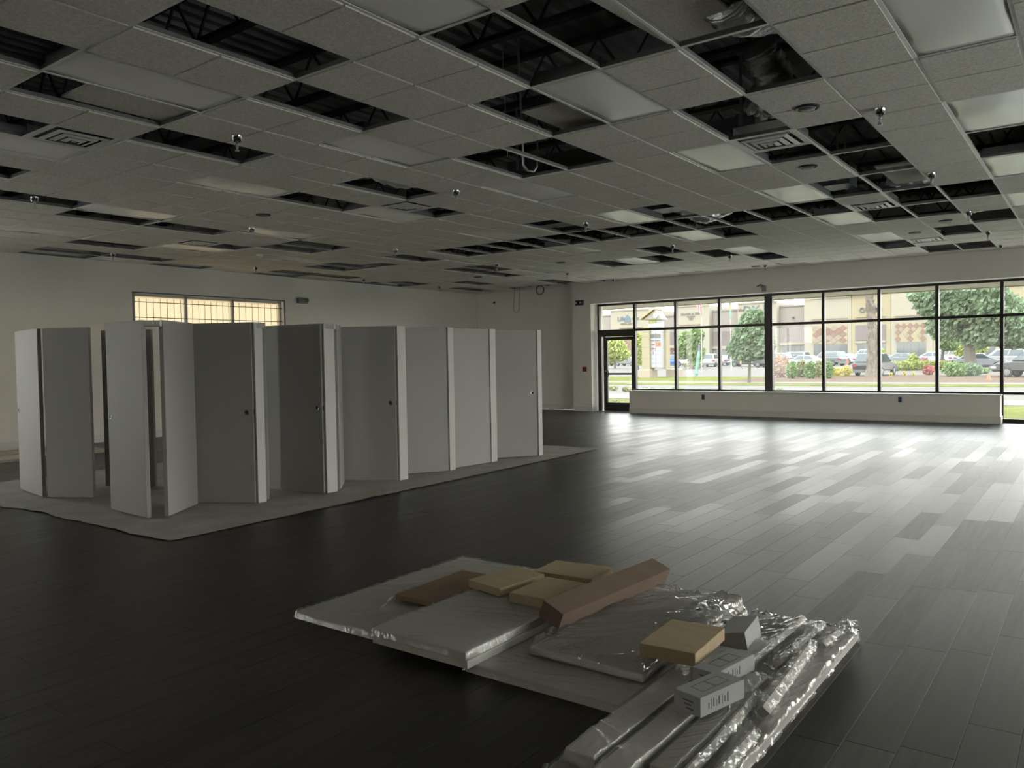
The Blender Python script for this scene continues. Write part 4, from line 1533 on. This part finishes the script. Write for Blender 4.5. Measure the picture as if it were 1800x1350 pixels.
car('dark car at the left, seen through the glass door behind the tree', 1058, 643, 'sedan', 'dark', 5)
car('grey car right of the trunk, seen through the glass door', 1104, 643, 'sedan', 'grey', 170)
car('bright blue SUV beside the pylon sign', 1179, 647, 'suv', 'blue', 120)
car('white sedan behind the teal post', 1214, 643.2, 'sedan', 'white', 178)
car('silver-white SUV with red lettering right of the teal post', 1250, 644.6, 'suv', 'white', 100)
car('white sedan with a red tail light left of the small tree trunk', 1274, 642.2, 'sedan', 'silver', 95)
car('charcoal sedan behind the big tree trunk', 1314, 644.4, 'sedan', 'dark', 180)
car('dark navy SUV on both sides of the wide window post', 1357, 645.5, 'suv', 'navy', 174)
car('grey SUV behind the white sedan, above the hedge', 1393, 641, 'suv', 'grey', 172)
car('white sedan nose-left just above the flowering hedge', 1412, 647, 'sedan', 'white', 176)
car('silver-grey SUV with a red tail light left of the pickup', 1455, 643, 'suv', 'grey', 158)
car('small white car between the grey SUV and the pickup', 1481, 641, 'sedan', 'white', 160)
car('white pickup truck behind the palm trunk', 1524, 638.5, 'truck', 'white', 180)
car('black SUV seen from behind at the palm trunk', 1539, 660, 'suv', 'black', 84)
car('dark sedan with its hood toward the storefront, above the trimmed hedge', 1581, 641.5, 'sedan', 'grey', 180)
car('white sedan above the trimmed hedge', 1636, 640, 'sedan', 'white', 178)
car('white SUV behind the thin post left of the oak', 1664, 638, 'suv', 'white', 165)
car('silver sedan beside the oak trunk', 1722, 648.5, 'sedan', 'silver', 4)
car('large white SUV at the right', 1762, 645, 'suv', 'white', 178)
car('black car cut off by the right edge of the photo', 1822, 663, 'suv', 'black', 165)


# ------------------------------------------------------------------ plants
def leaves(mb, c, r, n, s, rng, up=.0):
    for _ in range(n):
        while True:
            d = Vector((rng.uniform(-1, 1), rng.uniform(-1, 1), rng.uniform(-1, 1)))
            if d.length < 1:
                break
        k = .55 + .45 * rng.random()
        d = d.normalized() * (d.length ** .5) * (1 + .18 * noise.noise(d * 3 + Vector(c) * .3))
        p = Vector((c[0] + d.x * r[0], c[1] + d.y * r[1], c[2] + d.z * r[2]))
        q = Vector((rng.uniform(-1, 1), rng.uniform(-1, 1), rng.uniform(-.6, 1))).normalized()
        a = q.orthogonal().normalized() * s * k
        b = q.cross(a).normalized() * s * k * .6
        mb.add([p - a, p + b, p + a, p - b], [(0, 1, 2, 3)])


def tree(lab, base, crowns, leaf, n, s, trunk_px, name='tree', bend=0.):
    """base pixel on the ground, crowns = [(px,py,rx_px,ry_px)], trunk width in pixels"""
    g = ground(*base)
    k = ppm(g.y, base[0])
    t = thing(name, lab, 'tree', g, group='trees outside')
    rng = random.Random(int(base[0]))
    fo = MB()
    top = None
    w = sum(c[2] * c[3] for c in crowns)
    cs = []
    for (cx, cy, rx, ry) in crowns:
        p = at(cx, cy, g.y)
        cs.append(p)
        leaves(fo, p, (rx / k, rx / k * .85, ry / k), int(n * rx * ry / w), s, rng)
    obj('foliage', fo, M_lf[leaf], t, world=True)
    r = trunk_px / 2 / k
    cen = sum(cs, Vector()) / len(cs)
    tk = MB()
    mid = g.lerp(cen, .55) + Vector((bend, 0, 0))
    mid.x = g.x + (cen.x - g.x) * .25
    tk.tube([g - Vector((0, 0, .1)), g + (mid - g) * .3, mid, cen], r, 8, rr=[r * 1.35, r, r * .8, r * .35])
    for p in cs:
        tk.tube([mid, mid.lerp(p, .5) + Vector((0, 0, .2)), p], r * .4, 6, rr=[r * .55, r * .35, r * .12])
    obj('trunk', tk, M_bark, t, world=True)


tree('young light-green tree seen through the glass door', (1081, 648), [(1079, 612, 24, 20), (1070, 628, 16, 12), (1090, 622, 18, 14), (1082, 600, 14, 10)], 'lime', 1500, .30, 3.5)
tree('narrow green tree between the door and the pylon sign', (1122, 650), [(1124, 612, 12, 26), (1118, 600, 10, 12), (1126, 632, 11, 10)], 'lime', 900, .30, 2.5)
tree('bushy green tree behind the teal post', (1213, 649), [(1212, 602, 22, 22), (1222, 590, 16, 14), (1204, 618, 17, 14), (1222, 622, 17, 16)], 'green', 1800, .32, 3.5)
tree('big grey-green tree left of the wide window post', (1316.5, 673), [(1322, 592, 34, 32), (1338, 606, 24, 26), (1302, 612, 24, 20), (1326, 560, 22, 16), (1342, 575, 16, 22), (1318, 622, 28, 12)], 'grey', 3600, .24, 5.5)
tree('large spreading oak filling the right-hand panes', (1706, 652), [(1690, 540, 55, 34), (1735, 545, 55, 38), (1640, 535, 32, 22), (1665, 572, 34, 22), (1725, 590, 40, 20), (1775, 575, 36, 26), (1618, 520, 22, 10), (1700, 512, 60, 18)], 'grey', 8000, .30, 20)
tree('dark leafy tree at the right edge beyond the white SUV', (1812, 648), [(1795, 585, 36, 28), (1820, 560, 40, 36), (1770, 598, 26, 14)], 'green', 2600, .30, 8)
tree('thin-stemmed tree left of the oak', (1655, 648), [(1658, 585, 18, 18), (1668, 606, 16, 10)], 'green', 800, .30, 6)
tree('small bright green tree behind the oak trunk', (1694, 640), [(1692, 612, 14, 16), (1722, 612, 12, 14)], 'lime', 700, .35, 2)
# palm
g = ground(1532, 662)
k = ppm(g.y, 1532)
t = thing('palm_tree', 'tall rough-barked palm trunk in front of the yellow storefront', 'palm tree', g)
tp = at(1519, 470, g.y)
path = [g.lerp(tp, q / 14) + Vector((.25 * math.sin(q / 14 * 3.14), 0, 0)) for q in range(15)]
obj('trunk', MB().tube(path, .3, 10, rr=[(.40 - .012 * q) if q else .52 for q in range(15)]), M_palm, t, world=True)
bt = MB()
rng = random.Random(5)
for q in range(150):
    f = rng.random() * 13.5
    p = path[int(f)].lerp(path[int(f) + 1], f % 1)
    a = rng.random() * 6.28
    d = Vector((math.cos(a), math.sin(a), .9))
    r0 = .36 - .01 * f
    bt.add([p + Vector((d.x, d.y, 0)) * r0 + Vector((0, 0, -.1)), p + Vector((-d.y, d.x, 0)) * .10 + Vector((d.x, d.y, 0)) * r0, p + d * (r0 + .12) + Vector((0, 0, .05)), p + Vector((d.y, -d.x, 0)) * .10 + Vector((d.x, d.y, 0)) * r0], [(0, 1, 2, 3)])
obj('leaf_stubs', bt, M_palm, t, world=True)
fr = MB()
for q in range(16):
    a = q / 16 * 6.283
    d = Vector((math.cos(a), math.sin(a), 0))
    pr = None
    for s in range(7):
        e = tp + d * (.35 * s) + Vector((0, 0, .35 * s - .09 * s * s))
        if pr is not None:
            n_ = d.cross(Vector((0, 0, 1))) * (.28 - .03 * s)
            fr.add([pr - n_, pr + n_, e + n_, e - n_], [(0, 1, 2, 3)])
        pr = e
obj('fronds', fr, M_lf['green'], t, world=True)


def shrub(lab, base, rx, ry, leaf, n, s=.14, name='shrub', cat='shrub', grp='shrubs and hedges outside', depth=.8):
    """rounded bush: base pixel, half width and full height in pixels"""
    g = ground(*base)
    k = ppm(g.y, base[0])
    t = thing(name, lab, cat, g, group=grp)
    rng = random.Random(int(base[0] * 7 + base[1]))
    mb = MB()
    leaves(mb, (g.x, g.y, g.z + ry / k * .5), (rx / k, rx / k * depth, ry / k * .56), n, s, rng)
    obj('foliage', mb, M_lf[leaf], t, world=True)
    st_ = MB()
    for q in range(4):
        a = rng.random() * 6.28
        st_.tube([g, g + Vector((math.cos(a) * rx / k * .4, math.sin(a) * rx / k * .4, ry / k * .6))], .02, 5)
    obj('stems', st_, M_bark, t, world=True)


shrub('reddish shrub at the left end of the tall hedge', (1372, 664), 14, 38, 'rust', 420, .16)
for q, px in enumerate((1392, 1408, 1424, 1440, 1455)):
    shrub('leafy green hedge shrub, %s from the red end of the tall hedge' % ORD[q], (px, 665.4 - 2.2 * (q % 2)), 9.5, 28, 'green' if q % 2 == 0 else 'olive', 420, .15, depth=.9)
shrub('low yellow-leaved croton right of the tall hedge', (1471, 662), 8, 15, 'yellow', 160, .13)
shrub('yellow-green croton farther from the tall hedge', (1487, 661.5), 9, 17, 'yellow', 180, .13)
for q, px in enumerate((1572, 1592, 1612, 1632, 1652)):
    shrub('low trimmed hedge bush, %s from the black SUV' % ORD[q], (px, 652 - .5 * q), 13, 16, 'lime', 420, .15, depth=.6)
shrub('round clipped bush under the oak, left half', (1676, 662), 19, 24, 'green', 520, .15)
shrub('round clipped bush under the oak, right half', (1703, 661), 22, 22, 'grey', 520, .15)
shrub('low green groundcover bush right of the oak', (1728, 657), 10, 9, 'green', 200, .12)
shrub('red-leaved plant low in front of the trimmed hedge', (1632, 659), 9, 16, 'red', 150, .16)
shrub('red-leaved plant higher above the trimmed hedge', (1626, 650), 7, 20, 'red', 120, .16)
shrub('spiky yellow-green plant above the trimmed hedge', (1605, 650), 10, 26, 'lime', 200, .22)
shrub('rounded lime shrub before the blue-grey shop windows', (1474, 638), 9, 19, 'lime', 260, .28)
shrub('rounded lime shrub right of the pickup', (1549, 639), 8, 25, 'lime', 200, .28)
shrub('dry tan grasses at the foot of the tree behind the teal post', (1218, 648), 18, 12, 'olive', 240, .2)
for q, (px, py, rx) in enumerate([(1140, 690, 16), (1165, 690, 16), (1190, 690.5, 18), (1232, 691, 12), (1290, 692, 14), (1318, 692, 12), (1370, 692, 7)]):
    shrub('low ground shrub just above the sill, %s from the door' % ORD[q], (px, py + 1 + 1.6 * (q % 2)), rx, 9, 'olive' if q % 2 else 'green', 220, .10)
shrub('small shrub across the road seen through the door, left', (1078, 686), 9, 7, 'olive', 120, .1)
shrub('small shrub across the road seen through the door, right', (1101, 687.5), 9, 7, 'olive', 120, .1)
shrub('low planting outside the door glass, left', (1080, 713), 11, 8, 'olive', 200, .07)
shrub('low planting outside the door glass, right', (1103, 715), 11, 8, 'olive', 200, .07)
for q, (px, py) in enumerate(((1566, 662), (1590, 661), (1606, 661))):
    shrub('tiny yellow sprout in the mulch, %s from the black SUV' % ORD[q], (px, py), 3, 8, 'yellow', 40, .08)

# ------------------------------------------------------------------ pylon sign, posts, flags
g = ground(1139, 664)
YS = g.y
k = ppm(YS, 1145)


def sX(px):
    return at(px, 620, YS).x


def sZ(px, py):
    return at(px, py, YS).z


M_sign = omat('sign_panel_white', (.50, .50, .51), .5)
M_stone = omat('sign_stone', (.46, .36, .25), .8, var=.05, vscale=2)
M_yel = omat('sign_roof_yellow', (.50, .34, .10), .6)
M_orange = omat('sign_orange', (.55, .17, .07), .6)
M_lime = omat('sign_lime', (.42, .46, .08), .6)
M_pink = omat('sign_red_ink', (.50, .12, .14), .6)
t = thing('pylon_sign', 'tall tenant pylon sign with cream columns and a small yellow gabled roof', 'sign', (sX(1145), YS, g.z))
obj('pedestal', MB().bev(sX(1129), YS - .7, g.z - .05, sX(1148.5), YS + .7, sZ(1139, 649), .08), M_stone, t, world=True)
obj('pedestal', MB().bev(sX(1152), YS + 2.0, g.z - .05, sX(1171.5), YS + 3.2, sZ(1163, 648.5), .08), M_stone, t, world=True)
obj('column', MB().box(sX(1133), YS - .5, sZ(1139, 649), sX(1146.5), YS + .5, sZ(1139, 576)), M_cream2, t, world=True)
for py in (592, 610, 629):
    obj('column_joint', MB().box(sX(1132.8), YS - .52, sZ(1139, py), sX(1146.7), YS + .5, sZ(1139, py - .8)), M_stone, t, world=True)
obj('column', MB().box(sX(1164), YS + .3, sZ(1166, 649), sX(1168.5), YS + 1.0, sZ(1166, 576)), M_cream2, t, world=True)
obj('cabinet', MB().box(sX(1146.5), YS - .25, sZ(1156, 646.5), sX(1164.5), YS + .35, sZ(1156, 562)), M_sign, t, world=True)
nm_ = ['', 'EAT', '7', 'OPEN', 'FIT', 'ATI', 'Ooh!', 'V', 'SPORT', 'SPA', 'T', '', 'S', '', '', '']
ytop = 580.0
pan = {(1, 0): M_grey, (1, 1): M_grey, (3, 1): M_orange}
for r in range(9):
    for c in range(2):
        a = 1147 + c * 8.8
        pt_, pb_ = ytop + r * 7.3 + .3, ytop + (r + 1) * 7.3 - .3
        o = obj('tenant_panel', MB().box(sX(a), YS - .29, sZ(a, pb_), sX(a + 8.3), YS - .25, sZ(a, pt_)), pan.get((r, c), M_sign), t, world=True)
        tx = {(0, 0): '- - -', (0, 1): 'Lenscraft'[:4], (1, 0): '7', (1, 1): '=====', (2, 0): 'NAILS', (2, 1): 'ARIA', (3, 0): 'Deli', (3, 1): '+', (4, 0): 'SUBS &', (4, 1): 'C C', (5, 0): 'S'}.get((r, c))
        if tx and (r, c) != (1, 1) and (r, c) not in ((0, 0), (0, 1), (4, 1)):
            text_mesh(tx, .17 if len(tx) > 2 else .26, sX(a + 4.1), sZ(a + 4, (pt_ + pb_) / 2), YS - .3, M_pink if r in (3, 4, 5) and c == 0 else M_ink, t)
obj('tenant_panel', MB().box(sX(1144.5), YS - .30, sZ(1148, 568), sX(1156.5), YS - .25, sZ(1148, 562.5)), M_lime, t, world=True)
obj('tenant_panel', MB().box(sX(1157), YS - .30, sZ(1160, 568), sX(1168), YS - .25, sZ(1160, 562.5)), M_sign, t, world=True)
obj('tenant_panel', MB().box(sX(1143), YS - .30, sZ(1148, 576), sX(1169), YS - .25, sZ(1148, 569)), M_sign, t, world=True)
obj('gable', MB().prism([(sX(1136), sZ(1140, 562)), (sX(1169), sZ(1165, 562)), (sX(1157), sZ(1157, 545.5))], 1, YS - .5, YS + .6), M_cream, t, world=True)
obj('roof', MB().add([(sX(1132), YS - .7, sZ(1134, 562.5)), (sX(1132), YS + .9, sZ(1134, 562.5)), (sX(1156.5), YS + .9, sZ(1156, 544.5)), (sX(1156.5), YS - .7, sZ(1156, 544.5)),
                     (sX(1132), YS - .7, sZ(1134, 560.5)), (sX(1132), YS + .9, sZ(1134, 560.5)), (sX(1156.5), YS + .9, sZ(1156, 542.5)), (sX(1156.5), YS - .7, sZ(1156, 542.5))],
                    [(0, 1, 2, 3), (7, 6, 5, 4), (0, 3, 7, 4), (1, 0, 4, 5), (2, 1, 5, 6), (3, 2, 6, 7)]), M_yel, t, world=True)
cx, cz = sX(1158), sZ(1158, 555)
obj('clock_disc', MB().lathe([(.22, 0), (.22, .05)], 16, Matrix.Translation((cx, YS - .52, cz)) @ Matrix.Rotation(math.pi / 2, 4, 'X')), M_sign, t, world=True)

M_teal = omat('teal_cloth', (.22, .42, .36), .7)
M_purp = omat('purple_cloth', (.20, .17, .30), .7)
M_gold = omat('gold_cloth', (.50, .36, .10), .7)
M_fred = omat('flag_red', (.48, .08, .10), .7)
M_fwhite = omat('flag_white', (.55, .52, .50), .7)
M_post = omat('cream_post', (.45, .42, .36), .6)


def post(name, lab, cat, base, top, wpx, mt):
    g = ground(*base)
    k = ppm(g.y, base[0])
    e = at(top[0], top[1], g.y)
    t = thing(name, lab, cat, g)
    obj('pole', MB().tube([g, g.lerp(e, .5), e], wpx / 2 / k, 8), mt, t, world=True)
    return t, g, e


t, g, e = post('flag_pole', 'pale flagpole with a red and white striped flag', 'flag', (1233.5, 655), (1232.5, 505), 2.2, M_post)
k = ppm(g.y, 1220)
for s in range(9):
    def fn(u, v, s=s):
        a = (s + u) / 9
        px = 1230 - 13 * a - 4 * v * (.3 - a) + 9 * v * (1 - a) * .2 + 1.2 * math.sin(v * 5 + a * 4)
        py = 528 + 5 * (1 - a) * 0 + v * (27 - 13 * a)
        p = at(px + 6 * v, py, g.y)
        return p.x, g.y - .25 + .12 * math.sin(a * 6 + v * 3), p.z
    obj('flag_stripe', MB().grid(2, 10, fn), M_fred if s % 2 == 0 else M_fwhite, t, smooth=True, world=True)
t, g, e = post('feather_flag', 'tall pole with a hanging purple, gold and teal feather flag', 'flag', (1286, 654), (1282.5, 515), 1.6, M_post)
for k_, (a, b, mt) in enumerate(((526, 535, M_purp), (535, 544, M_gold), (544, 554, M_teal))):
    def fn(u, v, a=a, b=b):
        py = a + (b - a) * v
        s = (py - 526) / 28
        p = at(1281.5 + 1.5 * s + u * (2.5 + 3.2 * s * (1.15 - s * .6)), py + u * 2 * s, g.y)
        return p.x, g.y - .1, p.z
    obj('flag_band', MB().grid(3, 6, fn), mt, t, world=True)
obj('base_post', MB().tube([g, at(1284.5, 625, g.y)], .09, 8), M_post, t, world=True)
t, g, e = post('banner_post', 'teal furled banner on a post with a purple tip', 'flag', (1225, 664), (1229, 606), 1.5, M_post)
k = ppm(g.y, 1226)
path = [at(1223.5 + 5 * q / 8, 662 - 46 * q / 8, g.y) for q in range(9)]
obj('furled_cloth', MB().tube(path, .2, 8, rr=[.10, .16, .13, .15, .14, .12, .15, .12, .08]), M_teal, t, world=True)
obj('cloth_tip', MB().tube([at(1228.3, 617, g.y), at(1229, 607, g.y)], .12, 8, rr=[.10, .07]), M_purp, t, world=True)
t, g, e = post('light_pole', 'parking lot light pole with two pale lamp heads', 'street light', (1408.5, 636), (1408.5, 549), 1.0, M_grey)
for dx in (-5, 5):
    c = at(1408.5 + dx, 548, g.y)
    obj('lamp_head', MB().bev(c.x - .55, c.y - .3, c.z - .15, c.x + .55, c.y + .3, c.z + .15, .08), M_sign, t, world=True)
obj('cross_arm', MB().tube([at(1403, 549, g.y), at(1414, 549, g.y)], .05, 6), M_grey, t, world=True)
t, g, e = post('street_sign', 'small white rectangular sign on a thin post right of the oak', 'sign', (1724, 648), (1723.5, 600), .9, M_grey)
c = at(1723.5, 603.5, g.y)
k = ppm(g.y, 1723)
obj('sign_plate', MB().box(c.x - 4.6 / k, c.y - .06, c.z - 6 / k, c.x + 4.6 / k, c.y - .03, c.z + 6 / k), M_sign, t, world=True)
obj('sign_legend', MB().box(c.x - 2.8 / k, c.y - .07, c.z - 3.5 / k, c.x + 2.8 / k, c.y - .06, c.z + 3 / k), M_silver if 'M_silver' in globals() else CARM['silver'], t, world=True)
g = ground(1738, 668.5)
t = thing('traffic_cone', 'small orange cone on the verge at the right', 'traffic cone', g)
obj('base', MB().box(-.16, -.16, 0, .16, .16, .03), M_orange, t)
obj('cone', MB().lathe([(.12, .03), (.03, .42)], 10), M_orange, t)
g = ground(1489, 647)
t = thing('bollard', 'red-topped white bollard by the croton bushes', 'bollard', g)
obj('post', MB().lathe([(.09, 0), (.09, .35)], 10), M_sign, t)
obj('sleeve', MB().lathe([(.10, .35), (.10, .85), (.06, .88)], 10), M_orange, t)
g = ground(1303, 653)
t = thing('wind_spinner', 'small gold and purple spinner hanging beside the big tree trunk', 'windsock', at(1302, 640, g.y))
pa, pb, pc = at(1302, 626, g.y), at(1302, 640, g.y), at(1305, 650, g.y)
obj('cloth', MB().tube([pa, pa.lerp(pb, .5), pb], .12, 6, rr=[.03, .13, .09]), M_gold, t, world=True)
obj('tail', MB().tube([pb, pc], .06, 6, rr=[.09, .01]), M_purp, t, world=True)
obj('cord', MB().tube([pa, at(1302, 600, g.y)], .01, 5), M_grey, t, world=True)
